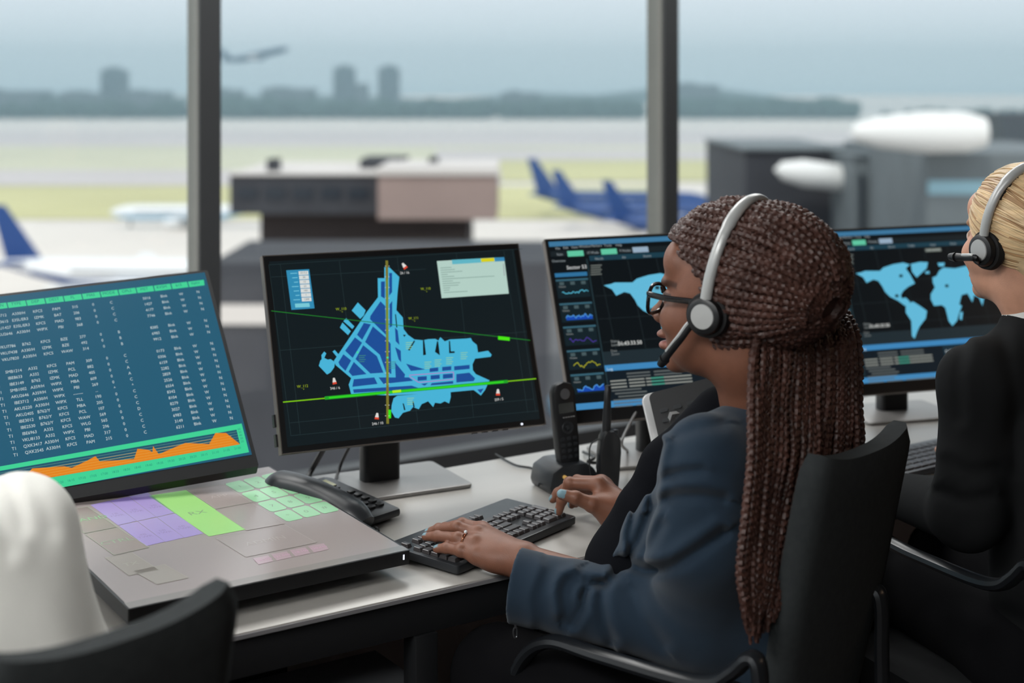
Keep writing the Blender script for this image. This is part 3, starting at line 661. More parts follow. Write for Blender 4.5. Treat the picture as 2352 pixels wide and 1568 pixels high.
def dash(P, parent, foot):
    # both screens show the same picture, so shapes are laid out in glass coordinates
    D = Draw(P, None, rough=.28, pre='dash')
    sw, sh = P.w / 2 - .006, P.h / 2
    def f(X, Y): return (c3(X, Y)[0] , c3(X, Y)[1])
    F_ = lambda pts, col, z, e=1.0: D.face([f(*p) for p in pts], col, z, e, raw=True)
    LN = lambda pts, w, col, z, e=1.0: D.line([f(*p) for p in pts], w, col, z, e, raw=True)
    yb = c3(290, 1222)[1]; yt = sh - .004
    D.face([(-sw, yb), (sw, yb), (sw, yt), (-sw, yt)], (16, 22, 26), .0004, .8, raw=True)
    def H(y0, y1, col, z, x0=-sw, x1=sw, e=1.0): D.face([(x0, y0), (x1, y0), (x1, y1), (x0, y1)], col, z, e, raw=True)
    g = lambda X, Y: c3(X, Y)[1]; gx = lambda X, Y: c3(X, Y)[0]
    H(yt - .012, yt - .001, (62, 118, 156), .0007); H(yb, yb + .013, (66, 134, 184), .0009)
    H(g(320, 225) - .002, g(320, 196), (28, 60, 74), .0007, x0=gx(330, 215)); H(g(110, 200), g(110, 165), (26, 34, 38), .0007)
    for (X, Y, col) in ((237, 181, (96, 196, 160)), (460, 168, (96, 196, 160)), (670, 155, (148, 170, 190))):
        x, y = c3(X, Y); D.face([(x - .018, y - .0062), (x + .018, y - .0062), (x + .018, y + .0062), (x - .018, y + .0062)], col, .001, raw=True)
    for (X, Y, s) in ((118, 148, 'File'), (172, 143, 'Edit'), (230, 140, 'View'), (298, 134, 'Window'), (376, 130, 'Markers'), (452, 128, 'Tools'), (525, 125, 'Help'), (132, 187, 'Scan'), (352, 176, '17 Mode'), (568, 162, '9 Nodes'), (125, 231, 'Overview'), (395, 216, 'North'), (560, 207, 'Air'), (715, 198, 'Storm'), (870, 190, 'Traffic'), (1040, 182, 'Feed'), (1200, 172, 'Radio')):
        D.text(s, *f(X, Y), .0075, (150, 160, 164), .001, ax='CENTER')
    D.text('Sector 53', *f(245, 273), .0115, (220, 224, 224), .001, ax='CENTER')
    xa, xb = gx(100, 330), gx(314, 312)
    pan = [(112, 326, 306), (115, 366, 347), (140, 524, 505), (165, 680, 661), (190, 840, 822), (215, 1000, 982)]
    H(g(200, 335), g(200, 308), (48, 112, 156), .0008, xa, xb)
    side = [((100, 210, 240), 415, 'l'), ((56, 120, 200), 565, 'b'), ((84, 60, 170), 730, 'l'), ((186, 186, 40), 890, 'l'), ((56, 120, 200), 1035, 'b')]
    for k, (col, Y, kind) in enumerate(side):
        yy = g(220, [352, 512, 668, 828, 990][k]); H(yy - .040, yy - .0035, (20, 34, 40), .0006, xa, xb); H(yy - .003, yy + .001, (56, 96, 112), .0008, xa, xb)
        for j in range(3):
            x = xa + .012 + j * .024; D.face([(x - .005, yy - .012), (x + .005, yy - .012), (x + .005, yy - .005), (x - .005, yy - .005)], (70, 88, 92), .0009, raw=True)
        D.text('Volume', xa + .012, yy - .0155, .005, (150, 156, 156), .0009, ax='CENTER')
        rr = random.Random(k); pts = []
        y0 = yy - .030; v = 0
        for j in range(25):
            v = .6 * v + rr.uniform(-.0035, .0035); pts.append((xa + .010 + j * .0024, y0 + v + (.004 * math.sin(j * .5) if k == 3 else 0)))
        if kind == 'l': D.line(pts, .0012, col, .001, raw=True)
        else:
            D.face([(xa + .01, y0 - .006)] + [(xa + .068, y0 - .006)] + [(x, y + .002) for x, y in pts[::-1]], (24, 72, 170), .0009, raw=True)
            D.line([(x, y + .002) for x, y in pts], .0018, (80, 150, 220), .001, raw=True)
    H(yb + .014, g(330, 215), (34, 52, 58), .0007, xb + .003, xb + .006)
    for k in range(5): LN([(340, 262 + k * 15), (410 - (k % 2) * 8, 258 + k * 15)], .0022, (110, 116, 112), .0009)
    for k in range(7): D.line([(xb + .03 + k * .066, g(330, 235)), (xb + .036 + k * .066, yb + .09)], .0006, (44, 56, 60), .0006, raw=True)
    for k in range(4): D.line([(xb + .01, g(400, 280) - .06 - k * .05), (sw, g(400, 280) - .06 - k * .05)], .0006, (40, 50, 54), .0006, raw=True)
    for poly in WMAP:
        pp = [c4(*p) for p in poly]; pc = []
        for i_, a_ in enumerate(pp):                                  # cut at the edge of the glass
            b_ = pp[(i_ + 1) % len(pp)]; ins, inb = a_[0] <= sw, b_[0] <= sw
            if ins: pc.append(a_)
            if ins != inb: t_ = (sw - a_[0]) / (b_[0] - a_[0]); pc.append((sw, a_[1] + (b_[1] - a_[1]) * t_))
        if len(pc) > 2: D.face(pc, (98, 184, 216), .0012, raw=True)
    for (X, Y) in ((545, 820), (520, 940), (820, 880)): 
        x, y = c4(X, Y); D.face([(x - .005, y - .003), (x + .004, y - .004), (x + .006, y + .003), (x - .003, y + .004)], (26, 60, 70), .0014, raw=True)
    x, y = c4(740, 664); D.face([(x - .022, y - .004), (x + .022, y - .004), (x + .022, y + .004), (x - .022, y + .004)], (110, 118, 112), .0009, raw=True)
    D.text('Traffic monitoring', x, y, .0052, (190, 196, 190), .0011, ax='CENTER')
    D.text('Status\nLevel Time', *f(470, 755), .0078, (140, 146, 146), .001); D.text('01:43:33.50', *f(600, 778), .0115, (226, 228, 224), .001, ax='CENTER')
    D.text('Data\nZoom', *f(470, 820), .0070, (130, 136, 136), .001)
    H(g(600, 915), g(440, 835), (32, 44, 50), .0007, xb + .006, sw)
    ym = g(600, 935); H(ym - .006, ym + .0065, (62, 132, 184), .0010, xb + .004, sw)
    D.text('Log', *f(465, 952), .0085, (190, 214, 226), .0013, ax='CENTER')
    H(yb + .014, ym - .0065, (18, 28, 36), .0007, xb + .006, xb + .22)
    rr = random.Random(5)
    for k in range(11):
        yy = ym - .014 - k * .0066
        segs = [(.012, .045), (.052, .085), (.09, .10), (.10, .128), (.13, .19)] if k in (2, 3, 4) else [(.012 + (k - 5) * .006 * (5 <= k < 8), .05 + rr.uniform(0, .04) + (k - 5) * .006 * (5 <= k < 8))] if k not in (0, 1) else [(.05, .10), (.11, .17)]
        if k == 10: segs = [(.012, .05), (.06, .10), (.11, .19)]
        for j, (a_, b_) in enumerate(segs):
            D.line([(xb + a_, yy), (xb + b_, yy)], .0030, (70, 150, 130) if (j == 3) else (138, 142, 136) if k in (2, 3, 4) else (92, 98, 98), .0009, raw=True)
    H(yb + .014, ym - .0065, (24, 46, 58), .0007, xb + .222, sw)
    for k, s in enumerate(('0:45', '2:34:12', '9:112')): D.text(s, xb + .228, ym - .022 - k * .022, .012 + .005 * (k == 2), (190, 196, 196), .0009)
    D.done(parent)
for (P, px, py, lab) in ((P3, 1492, 1042, 'black monitor with world map dashboard behind the woman wearing glasses'), (P4, 2072, 962, 'black monitor with world map dashboard in front of the blonde woman')):
    t_ = thing('computer_monitor', WZ(px, py, DZ), lab, 'computer monitor', 'map dashboard monitors')
    casing(P, t_); dash(P, t_, None)
    ft = P.at(-.06, -.05, -.10); ft.z = DZ
    stand(P, t_, ft, colw=.075, cold=.04, base=(.26, .19), yaw=R(-17), drop=-.05, off=-.06)
# ================================================================== the airfield outside
GZ = CAMZ - 20.0
def G(px, py, z=GZ): return WZ(px, py, z)
M_apron = mat('concrete_apron', (226, 218, 210), rough=.9, noise=.05, nscale=.05)
M_grass = mat('dry_grass', (204, 199, 150), rough=1, noise=.08, nscale=.02)
M_grass2 = mat('pale_grass', (208, 205, 180), rough=1, noise=.08, nscale=.02)
M_run = mat('runway', (206, 198, 196), rough=.9, noise=.05, nscale=.03)
M_road = mat('dark_asphalt', (96, 96, 98), rough=.9, noise=.1, nscale=.2)
def ground(name, pts, m, z=0.0, st=True):
    b = BM(); f = b.faces.new([b.verts.new((p.x, p.y, GZ + z)) for p in pts]); 
    if f.normal.z < 0: bmesh.ops.reverse_faces(b, faces=[f])
    return struct(name, b, m)
def gband(name, y0, y1, x0, x1, m, z): return ground(name, [G(x0, y0), G(x1, y0), G(x1, y1), G(x0, y1)], m, z)
c_ = cw(0, 2000)
b = BM(); f = b.faces.new([b.verts.new(tuple(c_ + RGT * sx * 6000 + FWD * sy * 6000 + Vector((0, 0, GZ)))) for sx, sy in ((-1, -1), (1, -1), (1, 1), (-1, 1))]); struct('airfield_ground', b, M_apron)
for i, (y0, y1, x0, x1, m) in enumerate([(300, 336, -1500, 3600, M_run), (336, 392, -1500, 3600, M_grass2), (428, 505, -1500, 1500, M_grass), (345, 368, 1000, 3600, M_run), (370, 418, 1000, 3600, M_grass), (392, 428, -1500, 1150, M_run)]):
    gband('airfield_strip_%d' % (i + 1), y0, y1, x0, x1, m, .05 + .03 * i)
gband('service_road', 985, 1060, 880, 2400, M_road, .3)
gband('service_road_inner', 600, 980, 1130, 2400, M_road, .25)
# distant town, trees and hills (blue with distance only through the haze)
M_tree = mat('tree_foliage', (52, 70, 62), rough=1, noise=.2, nscale=.05)
M_bld = mat('far_building', (92, 98, 104), rough=.9, noise=.1, nscale=.05)
M_bld2 = mat('far_tower', (74, 82, 90), rough=.9, noise=.1, nscale=.05)
M_hill = mat('hill_green', (70, 86, 84), rough=1, noise=.15, nscale=.003)
def far_x(px, d): return (px - 1176) * d / FPX
def ztop(py, d): return CAMZ - (py - HOR) * d / FPX
def block(name, px0, px1, pyt, d, dep, m, label, cat, group=None, parent=None, top=None, z0=None):
    x0, x1 = far_x(px0, d), far_x(px1, d); zt = ztop(pyt, d); zb = GZ if z0 is None else z0
    M = frame(RGT, FWD, UP, Vector((0, 0, 0)))
    b = BM(); box(b, ((x0 + x1) / 2, d + dep / 2, (zt + zb) / 2), (x1 - x0, dep, zt - zb), M)
    o = link(name, b, m, parent, smooth=False)
    if label: tag(o, label, cat, group)
    return o
def tower(px0, px1, pyt, d, dep, label, extra=()):
    t = thing('tower_block', cw(far_x((px0 + px1) / 2, d), d, GZ), label, 'building')
    block('tower_body', px0, px1, pyt, d, dep, M_bld2, None, None, parent=t)
    for (a, b_, c) in extra: block('side_wing', a, b_, c, d + 2, dep - 4, M_bld, None, None, parent=t)
    block('roof_plant', px0 + (px1 - px0) * .3, px1 - (px1 - px0) * .2, pyt - 6, d + 5, dep - 10, M_bld, None, None, parent=t, z0=ztop(pyt, d))
    return t
tower(230, 274, 160, 1170, 30, 'blurred lone tower block above the town, left of the window post')
tower(765, 808, 155, 1150, 30, 'left of the pair of blurred towers beyond the airfield', [(808, 840, 192)])
tower(868, 912, 155, 1150, 30, 'right of the pair of blurred towers beyond the airfield')
for (a, b_, y, l) in ((-120, 85, 208, 'long low hazy building at the far left of the airfield edge'), (135, 232, 212, 'low hazy building just left of the lone tower'), (274, 372, 210, 'low hazy building just right of the lone tower'), (482, 540, 206, 'low hazy block just right of the dark left window post'), (600, 712, 203, 'wide low hazy building below the climbing aeroplane'), (1545, 1652, 194, 'large hazy flat-roofed hall right of the right window post'), (1150, 1240, 212, 'low hazy building in the middle of the distant skyline')):
    t = thing('distant_building', cw(far_x((a + b_) / 2, 1120), 1120, GZ), l, 'building')
    block('walls', a, b_, y, 1120, 40, M_bld, None, None, parent=t)
    block('roof_plant', a + (b_ - a) * .2, a + (b_ - a) * .5, y - 4, 1125, 25, M_bld2, None, None, parent=t, z0=ztop(y, 1120))
def tree_row(px0, px1, d, y_lo, y_hi, n, label, name='tree_line', m=M_tree):
    rr = random.Random(int(px0)); b = BM()
    for i in range(n):
        px = px0 + (px1 - px0) * (i + rr.random()) / n; dd = d + rr.uniform(0, 30); x = far_x(px, dd); zt = ztop(rr.uniform(y_hi, y_lo), dd); h = zt - GZ
        p = cw(x, dd, GZ + h * .5); r_ = bmesh.ops.create_icosphere(b, subdivisions=2, radius=1)
        for v in r_['verts']:
            k = 1 + rr.uniform(-.12, .12); v.co = Vector((v.co.x * h * .62 * k, v.co.y * h * .5 * k, v.co.z * h * .52 * k)) + p
    o = link(name, b, m, None); tag(o, label, 'trees', None, 'stuff'); return o
tree_row(-200, 425, 1035, 244, 228, 60, 'hazy trees along the far edge of the airfield at left')
tree_row(490, 1128, 1030, 246, 222, 80, 'hazy tree belt along the far edge of the airfield under the towers')
tree_row(1152, 1462, 1030, 244, 226, 46, 'hazy trees just left of the right window post')
tree_row(1550, 1960, 1030, 240, 222, 60, 'hazy trees right of the right window post below the hill')
tree_row(2030, 2600, 1030, 262, 246, 60, 'hazy trees at the far right behind the white roofs')
def hill(name, prof, d, dep, m):
    b = BM(); n = len(prof); F0 = []; F1 = []; BK = []
    for (px, py) in prof:
        x = far_x(px, d); F0.append(b.verts.new(cw(x, d, GZ))); F1.append(b.verts.new(cw(x, d + dep * .5, ztop(py, d + dep * .5)))); BK.append(b.verts.new(cw(x, d + dep, GZ)))
    for i in range(n - 1):
        b.faces.new((F0[i], F0[i + 1], F1[i + 1], F1[i])); b.faces.new((F1[i], F1[i + 1], BK[i + 1], BK[i]))
    return struct(name, b, m, smooth=True)
hill('hills_right', [(900, 232), (1040, 226), (1150, 218), (1250, 214), (1400, 218), (1540, 206), (1680, 200), (1760, 206), (1900, 222), (2050, 238), (2200, 240), (2400, 244), (2700, 250)], 2400, 900, M_hill)
hill('hills_left', [(-600, 226), (-200, 222), (60, 216), (300, 222), (560, 218), (800, 220), (1000, 230)], 2200, 600, M_hill)

# terminal pier in the middle
M_dark = mat('pier_cladding_dark', (62, 64, 70), rough=.8, noise=.1, nscale=.4)
M_dark2 = mat('pier_underside_brown', (58, 52, 52), rough=.9, noise=.1, nscale=.4)
M_pink = mat('pier_panels_pale', (160, 140, 134), rough=.8, noise=.05, nscale=.4)
M_roof = mat('pier_roof_light', (214, 208, 204), rough=.7)
M_win = mat('far_window_strip', (40, 48, 58), rough=.3)
pier = thing('terminal_building', cw(far_x(840, 90), 90, GZ), 'dark terminal building on legs with a pale boxy jet bridge end', 'building')
block('upper_hall', 528, 872, 402, 90, 14, M_dark, None, None, parent=pier, z0=ztop(492, 90))
block('roof', 524, 874, 398, 89.8, 14.4, M_roof, None, None, parent=pier, z0=ztop(402, 90))
block('lower_hall', 598, 1075, 482, 92, 12, M_dark2, None, None, parent=pier)
block('bridge_box', 868, 1142, 402, 86, 10, M_pink, None, None, parent=pier, z0=ztop(504, 86))
block('bridge_roof', 864, 1144, 386, 85.8, 10.4, M_roof, None, None, parent=pier, z0=ztop(402, 86))
block('roof_plant', 826, 924, 366, 95, 6, M_dark, None, None, parent=pier, z0=ztop(398, 95))
for (a, b_, y) in ((612, 634, 366), (984, 1004, 362)):
    block('chimney', a, b_, y, 92, 2, M_dark, None, None, parent=pier, z0=ztop(398, 92))
for k in range(5): block('window_strip', 545 + k * 64, 590 + k * 64, 432, 89.9, .2, M_win, None, None, parent=pier, z0=ztop(456, 89.9))
low = thing('service_building', cw(far_x(860, 66), 66, GZ), 'low dark service building seen under the terminal and between the monitors', 'building')
block('walls', 482, 1262, 604, 66, 10, M_dark, None, None, parent=low)
block('roof_ducts', 560, 610, 596, 70, 3, M_dark2, None, None, parent=low, z0=ztop(606, 70))
block('wall_band', 500, 640, 700, 65.8, .3, M_roof, None, None, parent=low, z0=ztop(745, 65.8))
van = thing('service_van', G(560, 985), 'small pale van parked before the low dark service building', 'van')
block('van_body', 520, 555, 830, 75, 4, M_roof, None, None, parent=van, z0=GZ + .5); block('wheels', 524, 552, 862, 75.2, 3.6, M_win, None, None, parent=van)
# right: dark hall with white rounded roofs
M_white = mat('white_roof_membrane', (242, 242, 240), rough=.5)
M_grey = mat('hall_cladding_grey', (112, 120, 124), rough=.7, noise=.08, nscale=.3)
hall = thing('hangar', cw(far_x(1850, 150), 150, GZ), 'dark square hangar at right with grey cladding', 'building')
block('walls', 1712, 1962, 345, 150, 30, M_dark, None, None, parent=hall); block('roof', 1708, 1966, 340, 149.5, 31, M_grey, None, None, parent=hall, z0=ztop(345, 150))
b = BM(); lathe(b, [(.01, 0), (.9, .8), (1.4, 3), (1.35, 7), (.8, 8.4), (.01, 8.6)], frame(UP, FWD * -1, (RGT + UP * -.12).normalized(), cw(far_x(1778, 146), 146, ztop(390, 146))), n=24); link('entrance_canopy', b, M_white, hall)
block('side_hall', 1962, 2128, 360, 140, 30, M_grey, None, None, parent=hall); block('side_hall_roof', 1958, 2134, 356, 139.6, 31, M_grey, None, None, parent=hall, z0=ztop(360, 140))
for k in range(4): block('cladding_column', 1975 + k * 38, 1985 + k * 38, 400, 139.4, .5, M_win, None, None, parent=hall)
hall2 = thing('terminal_building', cw(far_x(2250, 120), 120, GZ), 'grey terminal hall under the white rounded roof at right', 'building')
block('walls', 2130, 2600, 352, 120, 30, M_grey, None, None, parent=hall2)
b = BM(); xx0, xx1 = far_x(1962, 118), far_x(2262, 118); rz = (ztop(252, 118) - ztop(352, 118))
Mh = frame(UP, FWD * -1, RGT, cw(xx0, 118, ztop(304, 118))) 
rz = 1.75; lathe(b, [(0.01, -.4), (rz * .4, 0), (rz * .75, 2), (rz, 6), (rz * .95, xx1 - xx0 - 1.5), (rz * .7, xx1 - xx0), (.01, xx1 - xx0 + .3)], Mh, n=32)
link('rounded_roof', b, M_white, hall2)
block('window_strip', 2132, 2300, 415, 119.9, .2, mat('sky_blue_band', (150, 190, 205), rough=.3), None, None, parent=hall2, z0=ztop(446, 119.9))
ctl = thing('distant_building', cw(far_x(2330, 300), 300, GZ), 'dark hazy building with a rooftop mast behind the white roof at far right', 'building')
block('walls', 2300, 2480, 262, 300, 30, M_dark, None, None, parent=ctl)
# aeroplanes
M_pw = mat('aircraft_white', (236, 238, 240), rough=.35); M_pb = mat('aircraft_blue', (34, 72, 134), rough=.35); M_pg = mat('aircraft_grey', (66, 92, 116), rough=.4); M_pl = mat('aircraft_light_blue', (150, 196, 224), rough=.35)
def aircraft(label, loc, heading, scale=1.0, pitch=0.0, body=None, belly=None, fin=None, group=None):
    """nose along local +x; origin under the middle of the cabin"""
    t = thing('airplane', loc, label, 'airplane', group); t.rotation_euler = (0, -pitch, heading); t.scale = (scale,) * 3
    R_ = 1.95; cz = 3.6 if pitch == 0 else 0
    Mx = Matrix.Translation((0, 0, cz)) @ Matrix.Rotation(R(90), 4, 'Y')
    b = BM(); lathe(b, [(.01, -18.8), (.5, -18), (1.2, -14), (R_, -8), (R_, 12), (1.75, 15), (1.2, 17.4), (.5, 18.6), (.01, 19)], Mx, n=28)
    for v in b.verts:
        if v.co.x < -8: v.co.z += (-8 - v.co.x) * .12
    for f in b.faces: f.material_index = 1 if f.calc_center_median().z < cz - .55 + max(0, (-8 - f.calc_center_median().x)) * .15 else 0
    link('fuselage', b, [body or M_pw, belly or M_pb], t, world=False)
    for s in (-1, 1):
        b = BM(); q = [(3.5, 1.6), (-2.5, 1.6), (-5.8, 17), (-4.2, 17)]
        prism(b, [(x, y * s) for x, y in q][:: s], -.22, .22, Matrix.Translation((0, 0, cz - 1)) @ Matrix.Rotation(R(5) * s, 4, 'X')); link('wing', b, M_pw, t, smooth=False, world=False)
        b = BM(); prism(b, [(x, y * s) for x, y in ((-14.5, .5), (-17.6, .5), (-18.6, 6.2), (-17.4, 6.2))][:: s], -.12, .12, Matrix.Translation((0, 0, cz + 1.4))); link('tailplane', b, fin or M_pb, t, smooth=False, world=False)
        b = BM(); lathe(b, [(.5, -2.6), (.95, -1.8), (1.05, 0), (1.05, 1.3), (.85, 1.6)], Matrix.Translation((2.6, 5.6 * s, cz - 2.1)) @ Matrix.Rotation(R(90), 4, 'Y'), n=20); link('engine', b, M_pw if body is not M_pg else M_pg, t, world=False)
        if not pitch:
            b = BM(); cyl(b, (-1.5, 2.4 * s, .6), (-1.5, 2.4 * s, cz - 1), .16); cyl(b, (-1.5, 2.1 * s, .6), (-1.5, 2.9 * s, .6), .6); link('main_wheel', b, M_win, t, world=False)
    b = BM(); prism(b, [(-12.5, 1.2), (-17.6, 1.6), (-19.6, 8.6), (-17.8, 8.6)], -.16, .16, Matrix.Translation((0, 0, cz)) @ Matrix.Rotation(R(90), 4, 'X')); link('tail_fin', b, fin or M_pb, t, smooth=False, world=False)
    if not pitch:
        b = BM(); cyl(b, (14, 0, .4), (14, 0, cz - 1.4), .12); cyl(b, (14, -.3, .4), (14, .3, .4), .4); link('nose_wheel', b, M_win, t, world=False)
    for s in (-1, 1): link('window_band', box(BM(), (2, s * 1.90, cz + .45), (21, .06, .3)), M_win, t, smooth=False, world=False)
    return t
HR = -YAW                                   # heading to the right of the picture
def gp(px, d): return cw(far_x(px, d), d, GZ)
aircraft('blue and white airplane with tall blue fin at the far left', gp(325, 135), HR + R(-4), .75)
aircraft('blue-tailed airplane with the leftmost fin of the parked row', gp(1425, 226), HR + R(-8), .76, body=M_pb, group='parked blue-tailed airplanes')
aircraft('blue-tailed airplane with the middle fin of the parked row', gp(1483, 206), HR + R(-8), .70, body=M_pb, group='parked blue-tailed airplanes')
aircraft('blue-tailed airplane with the rightmost fin', gp(1616, 186), HR + R(-8), .68, body=M_pb, group='parked blue-tailed airplanes')
aircraft('blue airplane fuselage low down between the centre and map monitors', gp(1790, 79), HR + R(180), .70, body=M_pl, belly=M_pb)
aircraft('light airplane parked behind the window post and the terminal', gp(430, 210), HR + R(180), .6, body=M_pw, belly=M_pl)
t = aircraft('grey airplane climbing into the sky after take-off', cw(far_x(588, 640), 640, ztop(128, 640)), HR + R(12), .80, pitch=R(13), body=M_pg, belly=M_pg, fin=M_pg)
# ================================================================== things on the desk
M_blk = mat('plastic_black', (24, 25, 27), rough=.45, noise=.03)
M_blks = mat('plastic_black_satin', (38, 40, 43), rough=.36, noise=.03)
M_key = mat('keycap_dark', (60, 57, 58), rough=.30, spec=.8)
M_lcd = mat('phone_lcd', (150, 150, 118), rough=.25)
M_silv = mat('plastic_silver', (150, 150, 150), rough=.35, metal=.4)
M_cable = mat('cable_black', (22, 24, 26), rough=.5)
# ---- keyboard
kx = (WZ(1324, 1177, .764) - WZ(1051, 1292, .764)); kL = Vector((kx.x, kx.y, 0)); KL = kL.length; kL.normalize(); kB = Vector((-kL.y, kL.x, 0))
KW = .158; kc = WZ(1051, 1292, .764); kc = Vector((kc.x, kc.y, DZ + .001))
kb = thing('keyboard', kc + kL * KL / 2 + kB * KW / 2, 'full-size black computer keyboard under the woman\'s hands', 'keyboard')
MK = frame(kL, kB, UP, kc)                                   # x along the front edge, y to the back row
tilt = Matrix.Rotation(R(2.2), 4, 'X')
MKt = MK @ tilt
b = BM(); prism(b, rrect(KL, KW, .006, cx=KL / 2, cy=KW / 2), .003, .017, MKt, bev=.002); link('keyboard_body', b, M_blks, kb)
b = BM()
for sx in (.03, KL - .03): box(b, (sx, KW - .02, .002), (.03, .012, .006), MK)
for sx in (.03, KL - .03): box(b, (sx, .012, .0015), (.03, .008, .003), MK)
link('rubber_feet', b, M_blk, kb, smooth=False)
u = (KL - .016) / 23.2; kh = (KW - .036) / 6.6
proto = {}
def key(x, y, w, h_=1.0):
    k_ = (round(w, 2), h_)
    cx, cy = .008 + (x + w / 2) * u, .012 + (y + h_ / 2) * kh
    T = MKt @ Matrix.Translation((cx, cy, .017))
    if k_ not in proto:
        b = BM(); ww, hh = w * u - .0022, h_ * kh - .0024; r_ = bmesh.ops.create_cube(b, size=1)
        for v in r_['verts']:
            top = v.co.z > 0; v.co = Vector((v.co.x * (ww - (.003 if top else 0)), v.co.y * (hh - (.003 if top else 0)) + (.0006 if top else 0), .0062 if top else 0))
        bmesh.ops.bevel(b, geom=list(b.edges), offset=.0006, segments=1, affect='EDGES')
        o = link('key', b, M_key, kb, world=False, smooth=False); proto[k_] = o
    else:
        o = proto[k_].copy(); COL.objects.link(o); o.parent = kb
    o.matrix_local = pmat(kb).inverted() @ T
    return o
nk = 0
for r_, row in enumerate([[1.25, 1.25, 1.25, 6.25, 1.25, 1.25, 1.25, 1.25], [2.25] + [1] * 10 + [2.75], [1.75] + [1] * 11 + [2.25], [1.5] + [1] * 12 + [1.5], [1] * 13 + [2]]):
    x = 0
    for w_ in row: key(x, r_, w_); x += w_; nk += 1
for x in [0] + [2 + i for i in range(4)] + [6.5 + i for i in range(4)] + [11 + i for i in range(4)]: key(x, 5.5, 1); nk += 1
for x in (15.4, 16.4, 17.4): key(x, 0, 1); key(x, 3, 1); key(x, 4, 1); nk += 3
key(16.4, 1, 1); nk += 1
for x in (18.9, 19.9, 20.9): 
    for y in (1, 2, 3, 4): key(x, y, 1); nk += 1
key(18.9, 0, 2); key(20.9, 0, 1); key(21.9, 0, 1, 2); key(21.9, 2, 1, 2); nk += 4
# ---- desk telephone behind the touch display
f2 = WZ(922, 1168, DZ + .03); 
ph = thing('desk_telephone', Vector((f2.x - .09, f2.y + .05, DZ)), 'black corded desk telephone with curved handset beside the touch display', 'telephone')
pa = WZ(922, 1168, DZ + .02); pb = WZ(806, 1206, DZ + .02); 
px_ = (pa - pb); px_.z = 0; wph = .19; px_.normalize(); py_ = Vector((-px_.y, px_.x, 0))
po = pa - px_ * wph; po.z = DZ                                   # front-left corner of the base
MP = frame(px_, py_, UP, po)
prof = [(0, .006), (0, .022), (.055, .030), (.13, .040), (.18, .047), (.205, .044), (.212, .01)]     # side profile (depth, height)
b = BM(); S_ = Matrix(((0, 0, 1, 0), (1, 0, 0, 0), (0, 1, 0, 0), (0, 0, 0, 1)))
prism(b, prof, 0, wph, MP @ S_, bev=.006); link('telephone_body', b, M_blks, ph)
b = BM()
for sx in (.02, wph - .02): box(b, (sx, .03, .004), (.03, .02, .008), MP)
link('feet', b, M_blk, ph, smooth=False)
def ontop(x, y): 
    for (y0, z0), (y1, z1) in zip(prof[1:], prof[2:]):
        if y0 <= y <= y1: t = (y - y0) / (y1 - y0); return MP @ Vector((x, y, z0 + (z1 - z0) * t)), Vector((0, y1 - y0, z1 - z0)).normalized()
    return MP @ Vector((x, y, .05)), Vector((0, 1, 0))
k0 = None
for r_ in range(5):
    for c_ in range(3):
        p, sl_ = ontop(.120 + c_ * .022, .030 + r_ * .0185); ys = (MP.to_3x3() @ sl_).normalized(); zs = px_.cross(ys)
        if k0 is None:
            bb = BM(); prism(bb, rrect(.017, .011, .004), -.001, .0045, None, bev=.001); k0 = link('number_key', bb, M_blk, ph, world=False); o = k0
        else: o = k0.copy(); COL.objects.link(o); o.parent = ph
        o.matrix_local = pmat(ph).inverted() @ frame(px_, ys, zs, p)
p, sl_ = ontop(.128, .160); ys = (MP.to_3x3() @ sl_).normalized(); zs = px_.cross(ys)
b = BM(); box(b, (0, 0, .0006), (.078, .030, .002), frame(px_, ys, zs, p)); link('display_window', b, M_lcd, ph, smooth=False)
b = BM()
for k in range(3): box(b, (-.028 + k * .028, 0, .001), (.014, .005, .003), frame(px_, ys, zs, ontop(.128, .134)[0]))
link('menu_keys', b, M_blk, ph, smooth=False)
hp = [MP @ Vector(v) for v in ((.070, -.026, .022), (.068, .002, .038), (.064, .06, .056), (.060, .12, .064), (.058, .175, .060), (.058, .200, .048))]
b = BM(); tube(b, hp, [.020, .026, .0225, .0225, .027, .022], n=20, flat=(px_, 1.15)); link('handset', b, M_blks, ph)
b = BM(); pts = []
c0 = WZ(868, 1216, DZ + .008)
for k in range(120):
    t = k / 119; a = t * 2 * math.pi * 15; base = po + px_ * (-.02) + py_ * (-.03) ; e = c0
    c = base.lerp(e, t) + Vector((0, 0, .008 - base.lerp(e, t).z + DZ)); d = (e - base).normalized(); sd = Vector((-d.y, d.x, 0)).normalized()
    pts.append(Vector((c.x, c.y, DZ + .0085)) + sd * math.cos(a) * .006 + UP * math.sin(a) * .006)
tube(b, pts, .0016, n=6, sm=1); link('coiled_cord', b, M_cable, ph)
# ---- cordless phone in its cradle
cb = WZ(1300, 1120, DZ); 
cph = thing('cordless_phone', cb, 'black cordless telephone standing upright in its charging cradle', 'telephone')
cx_, cy_ = cw(.90, .43).normalized(), cw(-.43, .90).normalized()
MC = frame(cx_, cy_, UP, Vector((cb.x, cb.y, DZ)))
b = BM(); prism(b, [(-.05, .0), (.058, .0), (.062, .014), (.042, .044), (.026, .056), (-.026, .056), (-.050, .044), (-.056, .014)], -.05, .04, MC @ Matrix.Rotation(R(90), 4, 'X'), bev=.006); link('charging_cradle', b, M_blks, cph)
b = BM(); cyl(b, MC @ Vector((-.028, -.046, .036)), MC @ Vector((-.028, -.053, .036)), .0035, n=12); link('charge_light', b, glow('gold_light', (200, 160, 90), .8), cph)
mh = MC @ Matrix.Translation((.0, -.012, .035)) @ Matrix.Rotation(R(-7), 4, 'X') @ Matrix.Rotation(R(-2), 4, 'Y')
